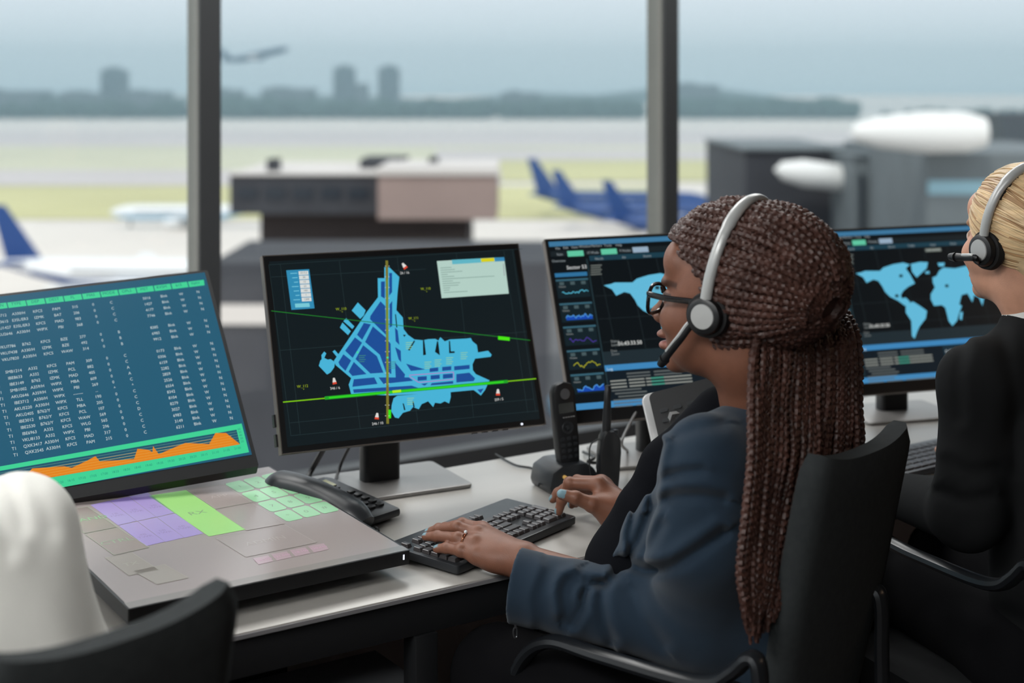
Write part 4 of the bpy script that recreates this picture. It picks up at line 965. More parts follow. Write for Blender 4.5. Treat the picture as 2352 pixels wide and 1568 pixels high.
b = BM(); prism(b, [(-.020, 0), (.020, 0), (.024, .05), (.0245, .12), (.024, .155), (.018, .170), (0, .175), (-.018, .170), (-.024, .155), (-.0245, .12), (-.024, .05)], -.012, .012, mh @ Matrix.Rotation(R(90), 4, 'X'), bev=.005); link('handset', b, M_blk, cph)
F_ = mh @ Matrix.Rotation(R(90), 4, 'X')                         # face plane: x right, y up, z toward the viewer
b = BM(); prism(b, [(.0105 * math.cos(a), .151 + .0105 * math.sin(a)) for a in [k * math.pi / 12 for k in range(24)]], .0122, .0132, F_); link('earpiece', b, mat('earpiece_grey', (104, 104, 106), rough=.4, metal=.5), cph)
b = BM(); prism(b, rrect(.034, .019, .002, cx=0, cy=.124), .0122, .0128, F_); link('phone_screen', b, mat('phone_lcd_dark', (58, 60, 58), rough=.2), cph)
b = BM(); 
for k in range(5): prism(b, rrect(.0045, .002, .0006, cx=-.007 + k * .0055, cy=.106), .0122, .0126, F_)
link('maker_mark', b, M_silv, cph, smooth=False)
b = BM(); lathe(b, [(.0075, .0122), (.0115, .0135), (.0125, .0122)], F_ @ Matrix.Translation((0, .086, 0)), n=24); lathe(b, [(.001, .0138), (.004, .0134), (.0045, .012)], F_ @ Matrix.Translation((0, .086, 0)), n=16); link('navigation_ring', b, M_blks, cph)
for r_ in range(4):
    for c_ in range(3):
        b = BM(); prism(b, rrect(.010, .0065, .003, cx=-.0135 + c_ * .0135, cy=.065 - r_ * .0115), .0115, .0135, F_); link('number_key', b, M_blks, cph)
b = BM(); tube(b, [cb + Vector((0, 0, .012)) - cx_ * .06 + cy_ * .0, WZ(1228, 1078, DZ + .003), WZ(1185, 1068, DZ + .003), WZ(1150, 1050, DZ + .003), WZ(1138, 1043, DZ + .003)], .0022, n=8); link('power_cable', b, M_cable, cph)
# ---- handheld radio
rb = WZ(1395, 1132, DZ)
rad = thing('handheld_radio', rb, 'black walkie-talkie with a stubby antenna standing right of the cordless phone', 'radio')
MR = frame(cw(1, .25).normalized(), cw(-.25, 1).normalized(), UP, Vector((rb.x, rb.y, DZ + .001))) @ Matrix.Rotation(R(2), 4, 'Y')
b = BM(); prism(b, [(-.019, 0), (.017, 0), (.0195, .03), (.0215, .08), (.019, .108), (.006, .122), (-.012, .122), (-.018, .108), (-.021, .08)], -.016, .016, MR @ Matrix.Rotation(R(90), 4, 'X'), bev=.004); link('radio_body', b, M_blk, rad)
b = BM(); lathe(b, [(.0085, 0), (.0085, .03), (.007, .06), (.006, .088), (.0045, .09)], MR @ Matrix.Translation((-.006, 0, .118)), n=20); link('antenna', b, M_blk, rad)
b = BM(); lathe(b, [(.006, 0), (.006, .012), (.005, .0125)], MR @ Matrix.Translation((.012, 0, .110)), n=16); link('volume_knob', b, M_blks, rad)
b = BM(); box(b, (-.0215, 0, .060), (.003, .014, .03), MR, bev=.001); link('talk_button', b, M_blks, rad)
b = BM(); tube(b, [MR @ Vector(v) for v in ((-.016, .004, .105), (-.034, .01, .09), (-.038, .0, .055), (-.030, -.004, .012), (-.02, -.01, .004))], .0016, n=6); link('wrist_strap', b, M_cable, rad)
# ---- second office phone, behind the woman
op = thing('office_phone', WZ(1590, 1040, DZ + .0), 'silver-edged black desk phone propped up behind the woman\'s shoulder', 'telephone')
oc = W(1600, 960, 2.62)
ox, oy = cw(.97, .24).normalized(), None
on = (cw(-.25, -.80) + UP * .60).normalized(); oy = on.cross(ox).normalized(); ox = oy.cross(on)
MO = frame(ox, oy, on, oc)
b = BM(); prism(b, rrect(.185, .15, .016), -.022, -.004, MO, bev=.004); link('phone_body', b, M_silv, op)
b = BM(); prism(b, rrect(.165, .142, .012, cx=.006), -.004, .001, MO); link('face_plate', b, M_blk, op)
for r_ in range(3):
    for c_ in range(4):
        b = BM(); prism(b, rrect(.016, .008, .003, cx=-.055 + c_ * .026, cy=.03 - r_ * .02), 0, .0035, MO); link('number_key', b, M_blks, op)
b = BM(); cyl(b, MO @ Vector((.066, .055, .0)), MO @ Vector((.066, .055, .003)), .0035, n=12); link('message_light', b, glow('amber_light', (255, 196, 120), 1.6), op)
b = BM(); bar(b, MO @ Vector((0, .03, -.026)), Vector((oc.x + .02, oc.y + .11, DZ + .003)), .12, .008); bar(b, MO @ Vector((0, -.055, -.026)), Vector((oc.x, oc.y - .03, DZ + .003)), .12, .012); link('phone_stand', b, M_silv, op, smooth=False)
# ---- cables behind the monitors
for nm, pts, r_, lab in (('monitor_cable', [PM.at(-.12, -.10, -.03), W(735, 1045, 2.83), W(712, 1085, 2.86), WZ(690, 1120, DZ + .006), WZ(660, 1128, DZ + .006)], .0055, 'thick black cable slanting down from the left underside of the centre monitor'),
                      ('monitor_cable', [PM.at(-.07, -.10, -.03), W(795, 1040, 2.84), W(778, 1080, 2.86), WZ(766, 1112, DZ + .005), WZ(740, 1122, DZ + .005)], .0032, 'thin dark cable slanting down left of the centre monitor\'s stand')):
    b = BM(); tube(b, pts, r_, n=8); tag(link(nm, b, M_cable), lab, 'cable', 'cables under the centre monitor')
b = BM(); tube(b, [P3.at(-.10, -.12, -.04), W(1440, 985, 2.86), W(1428, 1020, 2.84), WZ(1440, 1035, DZ + .006), WZ(1400, 1020, DZ + .004), WZ(1370, 1012, DZ + .004)], .003, n=8); tag(link('monitor_cable', b, M_silv), 'pale cable bunched on the desk left of the map monitor\'s stand', 'cable')
b = BM(); tube(b, [WZ(1340, 1038, DZ + .005), WZ(1365, 1050, DZ + .02), WZ(1350, 1060, DZ + .012), WZ(1375, 1062, DZ + .01), WZ(1420, 1050, DZ + .006)], .0035, n=8); tag(link('power_cable', b, M_cable), 'black cable loop on the desk behind the cordless phone', 'cable')
# ---- laptop in front of the blonde woman
lp = WZ(2100, 1065, DZ); lpt = thing('keyboard', lp, 'dark low keyboard on the desk in front of the blonde woman', 'keyboard')
ML = frame(kL, kB, UP, Vector((lp.x, lp.y, DZ + .001))) ; ML = Matrix.Translation(lp + Vector((0, 0, .001))) @ Matrix.Rotation(R(2), 4, 'Z')
b = BM(); prism(b, rrect(.36, .15, .006), 0, .014, ML, bev=.002); link('keyboard_body', b, mat('keyboard_grey', (76, 78, 82), rough=.4), lpt)
kk = None
for r_ in range(5):
    for c_ in range(15):
        T = ML @ Matrix.Translation((-.158 + c_ * .0225, -.055 + r_ * .024, .014))
        if kk is None: bb = BM(); box(bb, (0, 0, .002), (.019, .019, .004), None, bev=.0008); kk = link('key', bb, M_key, lpt, world=False, smooth=False); o = kk
        else: o = kk.copy(); COL.objects.link(o); o.parent = lpt
        o.matrix_local = pmat(lpt).inverted() @ T
# ---- computer and printer under the desk
pcx = W(690, 1540, 2.35)
def under(name, px0, px1, py, z, d, dep, m, lab, cat):
    pass
x0 = W(545, 1530, 2.3)
pc = thing('computer_tower', Vector((.78, 2.31, 0)), 'black computer case under the desk behind the pale cabinet', 'computer')
b = BM(); box(b, (.78, 2.31, .30), (.46, .20, .60), bev=.004); link('case', b, M_blk, pc)
b = BM(); box(b, (.78, 2.204, .30), (.44, .012, .56), bev=.003); link('front_panel', b, M_blks, pc)
b = BM(); box(b, (.70, 2.196, .54), (.012, .006, .012)); link('power_button', b, M_silv, pc, smooth=False)
M_cab = mat('cabinet_pale_grey', (134, 138, 142), rough=.4, noise=.03, nscale=4)
cab = thing('drawer_cabinet', Vector((.88, 2.06, 0)), 'pale grey low cabinet top showing under the desk at the bottom of the picture', 'cabinet')
b = BM(); box(b, (.88, 2.065, .27), (.54, .22, .54), bev=.004); link('cabinet_body', b, M_cab, cab)
b = BM(); box(b, (.88, 2.06, .548), (.56, .24, .016), bev=.003); link('cabinet_top', b, M_cab, cab)
for k in range(3):
    b = BM(); box(b, (.88, 1.949, .11 + k * .165), (.50, .012, .15), bev=.002); dr = link('drawer', b, M_cab, cab)
    b = BM(); box(b, (.88, 1.938, .15 + k * .165), (.12, .012, .012), bev=.002); link('handle', b, M_silv, dr)
# ================================================================== people
M_skin = mat('skin', (120, 80, 62), rough=.48, spec=.4, attr='Col', noise=.06, nscale=70, bump=.12, bscale=500)
def C3(x, y, z): return cw(x, y, z)
def headframe(ear, fdir, up=(0, 0, 1)):
    pass
class Head:
    def __init__(s, O, fx, fy, pitch=0.0, roll=0.0, k=1.0):
        F = cw(fx, fy).normalized(); L = Vector((-F.y, F.x, 0)); U = Vector((0, 0, 1))
        q = Matrix.Rotation(-pitch, 3, L); F = q @ F; U = q @ U
        q = Matrix.Rotation(roll, 3, F); L = q @ L; U = q @ U
        s.F, s.L, s.U, s.O, s.k = F, L, U, O, k
        s.R = [list(F), list(L), list(U)]
    def p(s, f, l, u): return s.O + (s.F * f + s.L * l + s.U * u) * s.k
    def e(s, c, r): return ell(s.p(*c), [x * s.k for x in r], s.R)
    def c(s, a, b, ra, rb=None): return cap(s.p(*a), s.p(*b), ra * s.k, (ra if rb is None else rb) * s.k)
def head_ops(H, neck_base, neck_r=.052, open_mouth=True):
    o = [('u', 0, H.e((-.018, 0, .042), (.094, .074, .088))),
         ('u', .03, H.e((.030, 0, -.015), (.066, .061, .082))),
         ('u', .03, H.e((.038, 0, -.066), (.050, .049, .036))),
         ('u', .02, H.e((.083, 0, -.092), (.017, .020, .015))),
         ('u', .02, H.e((.070, 0, .060), (.028, .052, .036))),
         ('u', .012, H.e((.086, 0, .030), (.014, .042, .009)))]
    for s in (1, -1):
        o += [('u', .02, H.e((.064, .040 * s, -.022), (.026, .022, .022))),
              ('s', .012, H.e((.105, .033 * s, .008), (.020, .017, .012))),
              ('u', .004, H.e((.080, .031 * s, .007), (.0125, .0125, .0125)))]
    o += [('u', .010, H.c((.090, 0, .016), (.112, 0, -.018), .007, .0100)),
          ('u', .006, H.e((.114, 0, -.022), (.0125, .0115, .0100)))]
    for s in (1, -1):
        o += [('u', .005, H.e((.103, .0135 * s, -.026), (.0125, .0085, .0085))), ('s', .002, H.e((.107, .007 * s, -.034), (.005, .0036, .004)))]
    o += [('u', .010, H.e((.088, 0, -.042), (.016, .024, .014))),
          ('u', .004, H.e((.1005, 0, -.0510), (.0125, .022, .0070))),
          ('u', .005, H.e((.0975, 0, -.0675), (.0125, .020, .0080))),
          ('s', .0015, H.e((.108, 0, -.0595), (.016, .020, .0026 if open_mouth else .0010))),
          ('s', .004, H.e((.103, 0, -.080), (.010, .020, .0045)))]
    for s in (1, -1):
        o += [('u', .006, H.e((-.006, .076 * s, .000), (.019, .007, .030))), ('s', .003, H.e((-.004, .084 * s, .004), (.011, .006, .018))), ('u', .003, H.e((.004, .078 * s, -.026), (.009, .005, .008)))]
    o += [('u', .03, cap(H.p(-.030, 0, -.03), H.p(-.026, 0, -.07), .050 * H.k, neck_r)), ('u', .022, cap(H.p(-.024, 0, -.065), neck_base, neck_r * .98, neck_r * 1.08))]
    return o
def skin_color(H, base, lip, brow, lipw=1.0, hair=None):
    base, lip, brow = [np.array(lin(c)) for c in (base, lip, brow)]
    def f(P):
        q = (P - np.array(H.O)) / H.k; l3 = q @ np.array(H.R).T
        c = np.tile(base, (len(P), 1))
        fr, l, u = l3[:, 0], l3[:, 1], l3[:, 2]
        def mixin(mask, col): c[:] = c * (1 - mask[:, None]) + np.array(col) * mask[:, None]
        ml = np.clip(1.5 - np.sqrt((l / .024) ** 2 + ((u + .0595) / .0155) ** 2) * 1.3, 0, 1) * (fr > .088); mixin(ml, lip)
        for s in (1, -1):
            d = np.sqrt(((l - .034 * s) / .022) ** 2 + ((u - .0305 - .1 * (.034 - np.abs(l))) / .0044) ** 2); mixin(np.clip(1.6 - d, 0, .7) * (fr > .06), brow)
            d = np.sqrt(((l - .031 * s) / .0125) ** 2 + ((u - .007) / .0062) ** 2); e = (np.clip(1.3 - d, 0, 1) > .2) & (fr > .0835)
            mixin(e.astype(float), np.array(lin((205, 200, 196)))); d2 = np.sqrt((l - .031 * s) ** 2 + (u - .007) ** 2); mixin(((d2 < .0055) & (fr > .084)).astype(float), np.array(lin((30, 20, 16))))
            dl = np.abs(np.sqrt(((l - .031 * s) / .0150) ** 2 + ((u - .008) / .0075) ** 2) - 1); mixin(((dl < .16) & (u > .008) & (fr > .07)).astype(float) * .8, brow)
        return c
    return f
def nails(col_f, nl, color):
    nc = np.array(lin(color))
    def f(P):
        c = col_f(P)
        for (p, d, up, L, w) in nl:       # nail bed: centre, along, up, length, half width
            q = P - A(p); a = q @ A(d); t = q @ A(up); s = np.sqrt(np.maximum((q * q).sum(1) - a * a - t * t, 0))
            m = (np.abs(a) < L) & (t > -.001) & (s < w); c[m] = nc
        return c
    return f
def finger_ops(chain, rad, k=.006, first=.012):
    o = []
    for i in range(len(chain) - 1): o.append(('u', first if i == 0 else .003, cap(chain[i], chain[i + 1], rad[i], rad[i + 1])))
    for i in range(1, len(chain) - 1): o.append(('u', .003, ell(chain[i], (rad[i] * 1.1,) * 3)))
    return o

# ---------------------------------------------------------------- woman with braids and glasses
HW = Head(cw(.328, 2.142, 1.198), -.84, .54, pitch=R(1), k=1.04)
NB = cw(.372, 2.165, 1.035)
WOMAN = thing('person', cw(.40, 2.15, 0), 'seated person with long dark braids, glasses and navy jacket typing', 'person')
SHL, SHR = cw(.268, 2.050, .992), cw(.485, 2.294, .995)
ELL, WRL = W(1612, 1425, 2.15), W(1212, 1292, 2.265)
ELR, WRR = cw(.36, 2.36, .76), W(1420, 1172, 2.485)
hd = head_ops(HW, NB, .050)
hd_mesh = nets(sdf(hd), *bounds([HW.p(.13, -.09, .14), HW.p(-.13, .09, -.13), HW.p(.13, .09, -.13), HW.p(-.13, -.09, .14), NB], .03), .0023)
# left hand (near)
mcp = [W(1108, 1216, 2.35), W(1098, 1226, 2.325), W(1092, 1248, 2.300), W(1094, 1276, 2.283)]
L1 = [mcp[0], W(1062, 1203, 2.372), W(1022, 1212, 2.392), W(996, 1228, 2.40)]
L2 = [mcp[1], W(1050, 1210, 2.340), W(1008, 1214, 2.365), W(984, 1222, 2.375)]
L3 = [mcp[2], W(1052, 1236, 2.312), W(1004, 1231, 2.338), W(978, 1232, 2.350)]
L4 = [mcp[3], W(1058, 1264, 2.292), W(1026, 1258, 2.310), W(1004, 1260, 2.318)]
LT = [W(1178, 1262, 2.345), W(1128, 1252, 2.392), W(1096, 1250, 2.410), W(1072, 1256, 2.42)]
hl = [('u', 0, cap(WRL, WRL + (ELL - WRL).normalized() * .09, .027, .031))]
for m_ in mcp: hl.append(('u', .016, cap(WRL + (m_ - WRL) * .12, m_, .021, .0125)))
hl.append(('u', .02, ell(W(1150, 1282, 2.290), (.034, .030, .018))))
for ch in (L1, L2, L3, L4): hl += finger_ops(ch, [.0108, .0096, .0084, .0070], first=.010)
hl += finger_ops(LT, [.016, .0125, .0105, .008], first=.016)
for m_ in mcp[1:]: hl.append(('u', .006, ell(m_ + UP * .005, (.0085,) * 3)))
hl_mesh = nets(sdf(hl), *bounds([WRL, *L1, *L2, *L3, *L4, *LT, WRL + (ELL - WRL).normalized() * .09], .04), .0019)
# right hand (far)
rm = [W(1374, 1112, 2.50), W(1382, 1108, 2.53), W(1388, 1112, 2.56), W(1392, 1122, 2.585)]
R1 = [rm[0], W(1308, 1109, 2.51), W(1291, 1148, 2.52), W(1283, 1174, 2.522)]
R2 = [rm[1], W(1326, 1104, 2.555), W(1316, 1135, 2.56), W(1313, 1158, 2.56)]
R3 = [rm[2], W(1310, 1112, 2.59), W(1282, 1132, 2.60), W(1270, 1146, 2.60)]
R4 = [rm[3], W(1338, 1124, 2.62), W(1328, 1142, 2.62), W(1322, 1156, 2.615)]
RT = [W(1408, 1172, 2.47), W(1360, 1158, 2.462), W(1322, 1143, 2.46), W(1290, 1135, 2.46)]
hr = [('u', 0, cap(WRR, W(1475, 1215, 2.47), .028, .031))]
for m_ in rm: hr.append(('u', .016, cap(WRR + (m_ - WRR) * .12, m_, .021, .0135)))
hr.append(('u', .02, cap(W(1400, 1180, 2.475), W(1372, 1158, 2.475), .022, .016)))
for ch in (R1, R2, R3, R4): hr += finger_ops(ch, [.0115, .0100, .0088, .0076], first=.008)
hr += finger_ops(RT, [.018, .0130, .0112, .0092], first=.014)
hr_mesh = nets(sdf(hr), *bounds([WRR, *R1, *R2, *R3, *R4, *RT, W(1475, 1215, 2.47)], .04), .0020)
NAIL = []
def nail(ch, L=.0065, w=.0060, toward=None):
    d = (ch[-1] - ch[-2]).normalized(); up = toward or UP; up = (up - d * up.dot(d)).normalized(); r_ = .006
    NAIL.append((ch[-1] + d * .0020 + up * .0040, d, up, L, w))
for ch in (L1, L2, L3, L4): nail(ch)
nail(RT, toward=(UP * .6 - FWD).normalized(), L=.0075, w=.0078); nail(R1, toward=(-RGT)); nail(R3, toward=-RGT); nail(R2, toward=-RGT)
body_f = sdf([('u', 0, cap(NB + UP * -.02, cw(.38, 2.17, .86), .045, .08)), ('u', .03, cap(cw(.38, 2.17, .86), cw(.37, 2.20, .58), .08, .10)), ('u', .02, cap(NB - UP * .035, SHL - UP * .01, .022, .026)), ('u', .02, cap(NB - UP * .035, SHR - UP * .01, .022, .026)),
              ('u', .02, cap(SHL - UP * .01, ELL, .028, .028)), ('u', .015, cap(ELL, WRL, .028, .026)), ('u', .02, cap(SHR - UP * .01, ELR, .028, .028)), ('u', .015, cap(ELR, WRR, .028, .026)),
              ('u', .03, cap(cw(.34, 2.19, .56), cw(-.02, 2.27, .59), .055, .045)), ('u', .03, cap(cw(.40, 2.26, .56), cw(.08, 2.46, .58), .055, .045)),
              ('u', .02, cap(cw(-.02, 2.27, .59), cw(.02, 2.30, .10), .052, .035)), ('u', .02, cap(cw(.08, 2.46, .58), cw(.10, 2.48, .10), .052, .035))])
bd_mesh = nets(body_f, *bounds([NB, cw(-.02, 2.27, .05), SHL, SHR, ELL, WRL, ELR, WRR, cw(.55, 2.2, .5), cw(.08, 2.46, .05), cw(.4, 2.0, .5)], .12), .012)
np_mesh('body', [bd_mesh, hd_mesh, hl_mesh, hr_mesh], M_skin, WOMAN, nails(skin_color(HW, (116, 76, 59), (150, 96, 92), (34, 22, 18)), NAIL, (106, 136, 146)))
# ---- clothes
M_navy = mat('jacket_navy', (34, 47, 60), rough=.88, spec=.12, sheen=.12, noise=.08, nscale=20, bump=.15, bscale=900)
M_blackc = mat('blouse_black', (13, 14, 18), rough=.95, spec=.08, noise=.1, nscale=20)
M_trous = mat('trousers_black', (15, 15, 17), rough=.95, spec=.08, noise=.1, nscale=20)
CUF = W(1200, 1345, 2.215); fore = (CUF - ELL).normalized()
hipC = cw(.37, 2.21, .56); Rb = [list(cw(-.75, .66)), list(cw(-.66, -.75)), [0, 0, 1]]
jk = [('u', 0, ell(cw(.405, 2.17, .90), (.10, .165, .15), Rb)),
      ('u', .05, cap(cw(.385, 2.17, .84), cw(.37, 2.21, .60), .105, .118)),
      ('u', .05, cap(cw(.268 + .02, 2.050 + .03, .985), cw(.485 - .02, 2.294 - .03, .985), .060)),
      ('u', .03, cap(NB + cw(.03, -.01, -.03), NB + cw(.035, -.01, .005), .056, .052)),
      ('u', .03, cap(SHL + cw(.012, 0, -.008), W(1612, 1240, 2.07), .060, .072)),
      ('u', .03, cap(W(1612, 1240, 2.07), ELL + UP * .006, .072, .076)),
      ('u', .028, cap(ELL, W(1330, 1378, 2.20), .074, .057)),
      ('u', .012, cap(W(1330, 1378, 2.20), CUF + fore * .05, .056, .0575)),
      ('u', .03, cap(SHR, ELR, .058, .055)), ('u', .03, cap(ELR, W(1455, 1195, 2.475), .052, .040)),
      ('u', .03, cap(W(1570, 1085, 2.14), W(1506, 1245, 2.19), .036, .046)),
      ('u', .03, cap(W(1506, 1245, 2.19), W(1560, 1400, 2.19), .046, .075))]
# folds of the sleeve and lapel, measured as lines on the near side of the cloth
def ridge(pts, r, k=.012): return [('u', k, cap(a, b, r)) for a, b in zip(pts[:-1], pts[1:])]
def crease(pts, r, k=.012): return [('s', k, cap(a, b, r)) for a, b in zip(pts[:-1], pts[1:])]
sf = lambda px, py, d: W(px, py, d)
def folds(lines, dmax):
    ax, ay = A(cw(1, 0)), A(cw(0, 1))
    def g(P):
        y = P @ ay; px = 1176 + FPX * (P @ ax) / y; py = HOR + FPX * (CAMZ - P[:, 2]) / y; v = np.zeros(len(P), np.float32); q = np.stack([px, py], 1)
        for pts, amp, wd in lines:
            d = np.full(len(P), 1e9); sg = np.zeros(len(P))
            for a, b in zip(pts[:-1], pts[1:]):
                a = A(a); b = A(b); e = b - a; t = np.clip((q - a) @ e / (e @ e), 0, 1); w = q - a - t[:, None] * e; dd = np.hypot(w[:, 0], w[:, 1]); s_ = np.sign(e[0] * w[:, 1] - e[1] * w[:, 0]); m_ = dd < d
                d = np.where(m_, dd, d); sg = np.where(m_, s_, sg)
            v += amp * (np.exp(-(d / wd) ** 2) - .55 * np.exp(-((d * sg + wd * 1.7) / (wd * 1.25)) ** 2))
        return v * (y < dmax)
    return g
FL = [([(1426, 1290), (1448, 1301), (1480, 1309), (1517, 1309), (1553, 1296), (1607, 1262), (1660, 1225)], .012, 15), ([(1352, 1334), (1390, 1338), (1412, 1320), (1428, 1296)], .010, 12),
      ([(1317, 1306), (1290, 1318), (1277, 1341), (1273, 1366), (1280, 1405)], -.009, 14), ([(1340, 1372), (1346, 1356), (1362, 1342), (1390, 1339)], .006, 9), ([(1343, 1360), (1336, 1398), (1316, 1432)], .007, 12),
      ([(1384, 1344), (1380, 1385), (1388, 1432), (1405, 1470)], .007, 13), ([(1506, 1112), (1535, 1095), (1570, 1084), (1610, 1080)], .006, 13), ([(1508, 1160), (1527, 1146), (1556, 1139), (1610, 1138), (1660, 1146)], .009, 15),
      ([(1512, 1020), (1503, 1054), (1500, 1110), (1493, 1176), (1466, 1243), (1434, 1292)], .012, 11), ([(1484, 1087), (1446, 1170), (1432, 1225), (1437, 1285)], -.006, 8), ([(1516, 1205), (1490, 1250), (1460, 1290)], .005, 14),
      ([(1240, 1300), (1215, 1370), (1222, 1425)], -.003, 14), ([(1450, 1360), (1470, 1420), (1520, 1480)], .005, 18), ([(1560, 1000), (1600, 985), (1660, 975)], .004, 16)]
# sleeve opening and neckline
jk += [('s', .002, half(CUF + fore * .012, -fore)), ('s', .003, cap(CUF + fore * .06, CUF + fore * .004, .048, .040)),
       ('s', .006, cap(NB + UP * .12, NB + UP * -.02, .062, .050))]
def cut_fix(ops):   # the cuff plane must only trim the left sleeve
    out_ = []
    for o_ in ops: out_.append(o_)
    return out_
pl = half(CUF + fore * .012, -fore); sph = ell(CUF + fore * .04, (.12, .12, .12))
jk = [o_ for o_ in jk if o_[2].__qualname__.split('.')[0] != 'half'] + [('s', .001, lambda P: np.maximum(pl(P), sph(P)))]
_jf, _fg = sdf(jk), folds(FL, 2.26)
jm = nets(lambda P: _jf(P) + _fg(P), *bounds([SHL, SHR, ELL, CUF, ELR, hipC - UP * .10, cw(.56, 2.1, .6), NB + UP * .02, W(1455, 1195, 2.475), W(1700, 1500, 2.0)], .10), .0036)
np_mesh('jacket', [jm], M_navy, WOMAN)
bl = [('u', 0, cap(W(1540, 1075, 2.25), W(1486, 1180, 2.245), .040, .044)), ('u', .03, cap(W(1486, 1180, 2.245), W(1452, 1300, 2.24), .046, .066)), ('u', .04, cap(W(1452, 1300, 2.24), W(1500, 1440, 2.24), .066, .095)),
      ('u', .03, cap(W(1540, 1075, 2.25), W(1660, 960, 2.20), .045, .05))]
np_mesh('blouse', [nets(sdf(bl), *bounds([W(1540, 1075, 2.24), W(1446, 1310, 2.24), W(1500, 1440, 2.24), W(1660, 960, 2.2)], .11), .006)], M_blackc, WOMAN)
tr = [('u', 0, cap(cw(.34, 2.17, .56), cw(.40, 2.25, .56), .115)), ('u', .05, cap(cw(.33, 2.15, .56), cw(-.02, 2.27, .590), .085, .070)), ('u', .05, cap(cw(.42, 2.28, .56), cw(.08, 2.46, .58), .095, .074)),
      ('u', .04, cap(cw(-.02, 2.27, .590), cw(.02, 2.30, .12), .068, .050)), ('u', .04, cap(cw(.08, 2.46, .58), cw(.10, 2.48, .12), .070, .050))]
np_mesh('trousers', [nets(sdf(tr), *bounds([cw(.6, 2.2, .5), cw(-.02, 2.24, .1), cw(.08, 2.46, .1), cw(.4, 2.0, .6)], .13), .009)], M_trous, WOMAN)
sh = []
for a in (cw(.02, 2.28, 0), cw(.10, 2.48, 0)):
    f_ = cw(-.75, .66); sh.append(nets(sdf([('u', 0, cap(a + UP * .045, a + f_ * .15 + UP * .032, .044, .034)), ('u', .02, cap(a + UP * .05, a + UP * .13, .044, .046)), ('s', .002, half(a + UP * .004, (0, 0, 1)))]), *bounds([a, a + f_ * .15, a + UP * .13], .06), .006))
for s_ in sh: np_mesh('shoe', [s_], M_blackc, WOMAN)
# zip at the sleeve
M_zip = mat('zip_metal', (120, 122, 126), rough=.3, metal=.9)
zp = W(1184, 1424, 2.19); b = BM()
box(b, zp, (.006, .004, .009), None, bev=.001); cyl(b, zp + UP * -.006, zp + UP * -.012, .0018, n=8); tube(b, [zp + UP * -.011 + Vector((-.0025, 0, 0)), zp + UP * -.018 + Vector((-.004, 0, 0)), zp + UP * -.026 + Vector((-.002, 0, 0)), zp + UP * -.026 + Vector((.002, 0, 0)), zp + UP * -.018 + Vector((.003, 0, 0)), zp + UP * -.011 + Vector((.002, 0, 0))], .0012, n=6); link('sleeve_zip', b, M_zip, WOMAN)
# ---- hair: twisted braids over the head, gathered at the back and hanging down
M_hair = mat('braid_hair', (66, 41, 34), rough=.5, spec=.5, noise=.35, nscale=26)
HC = HW.p(-.052, 0, .047); HA = (.118 * 1.04, .092 * 1.04, .100 * 1.04); H2A = (.117 * 1.04, .086 * 1.04, .110 * 1.04)
def hsurf(f, l, u, off=0.0):
    v = Vector((f, l, u)); t1 = 1 / math.sqrt((v.x / HA[0]) ** 2 + (v.y / HA[1]) ** 2 + (v.z / HA[2]) ** 2)
    o = Vector((-.052 * 1.04 + .012 * 1.04, 0, .047 * 1.04 - .040 * 1.04)); w = Vector((v.x / H2A[0], v.y / H2A[1], v.z / H2A[2])); q = Vector((o.x / H2A[0], o.y / H2A[1], o.z / H2A[2]))
    A_, B_, C_ = w.dot(w), 2 * w.dot(q), q.dot(q) - 1; ds = B_ * B_ - 4 * A_ * C_; t2 = (-B_ + math.sqrt(ds)) / (2 * A_) if ds > 0 else 0
    p = v * max(t1, t2); p = p + v.normalized() * off; return HC + HW.F * p.x + HW.L * p.y + HW.U * p.z
def hline(u): return float(np.interp(u, [-.06, 0, .035, .05, .07, .095, .115], [-.004, .0, .004, .014, .036, .064, .5]))
def hlocal(p): q = (p - HW.O) / HW.k; return q.dot(HW.F), q.dot(HW.L), q.dot(HW.U)
def _face(P):
    q = (P - A(HW.O)) / HW.k; f, u = q @ A(HW.F), q @ A(HW.U); return (np.interp(u, [-.06, 0, .035, .05, .07, .095, .115], [-.004, .0, .004, .014, .036, .064, .5]) - f) * .6
scalp = [('u', 0, ell(HC, [a - .002 for a in HA], HW.R)), ('u', .004, ell(HW.p(-.012, 0, .040), [a - .002 for a in H2A], HW.R)), ('s', .004, _face), ('s', .006, HW.e((.02, 0, -.12), (.09, .12, .075)))]
np_mesh('hair', [nets(sdf(scalp), *bounds([HC], .14), .004)], M_hair, WOMAN)
HAIR = [o for o in COL.objects if o.name.startswith('hair')][-1]
def braid_bm(bm, path, r, pitch=.0105, n=9):
    N = len(path); s = 0; rings = []; prev = None; L = sum((path[i + 1] - path[i]).length for i in range(N - 1)); ph0 = random.random() * 6
    for i, p in enumerate(path):
        t = (path[min(i + 1, N - 1)] - path[max(i - 1, 0)]).normalized()
        x = t.orthogonal().normalized() if prev is None else (prev - t * prev.dot(t)).normalized(); prev = x; y = t.cross(x)
        if i: s += (p - path[i - 1]).length
        tp = min(1, (L - s) / (.06 * L + 1e-6) * .8 + .35); a0 = ph0 + s / pitch * math.pi
        rg = []
        for q in range(n):
            a = 2 * math.pi * q / n; rr = r * tp * (.60 + .52 * abs(math.cos(a - a0)) + .07 * math.sin(s * 900 + q))
            rg.append(bm.verts.new(p + (x * math.cos(a) + y * math.sin(a)) * rr))
        rings.append(rg)
    for i in range(N - 1):
        for q in range(n): bm.faces.new((rings[i][q], rings[i][(q + 1) % n], rings[i + 1][(q + 1) % n], rings[i + 1][q]))
    bm.faces.new(rings[0][::-1]); bm.faces.new(rings[-1]); return bm
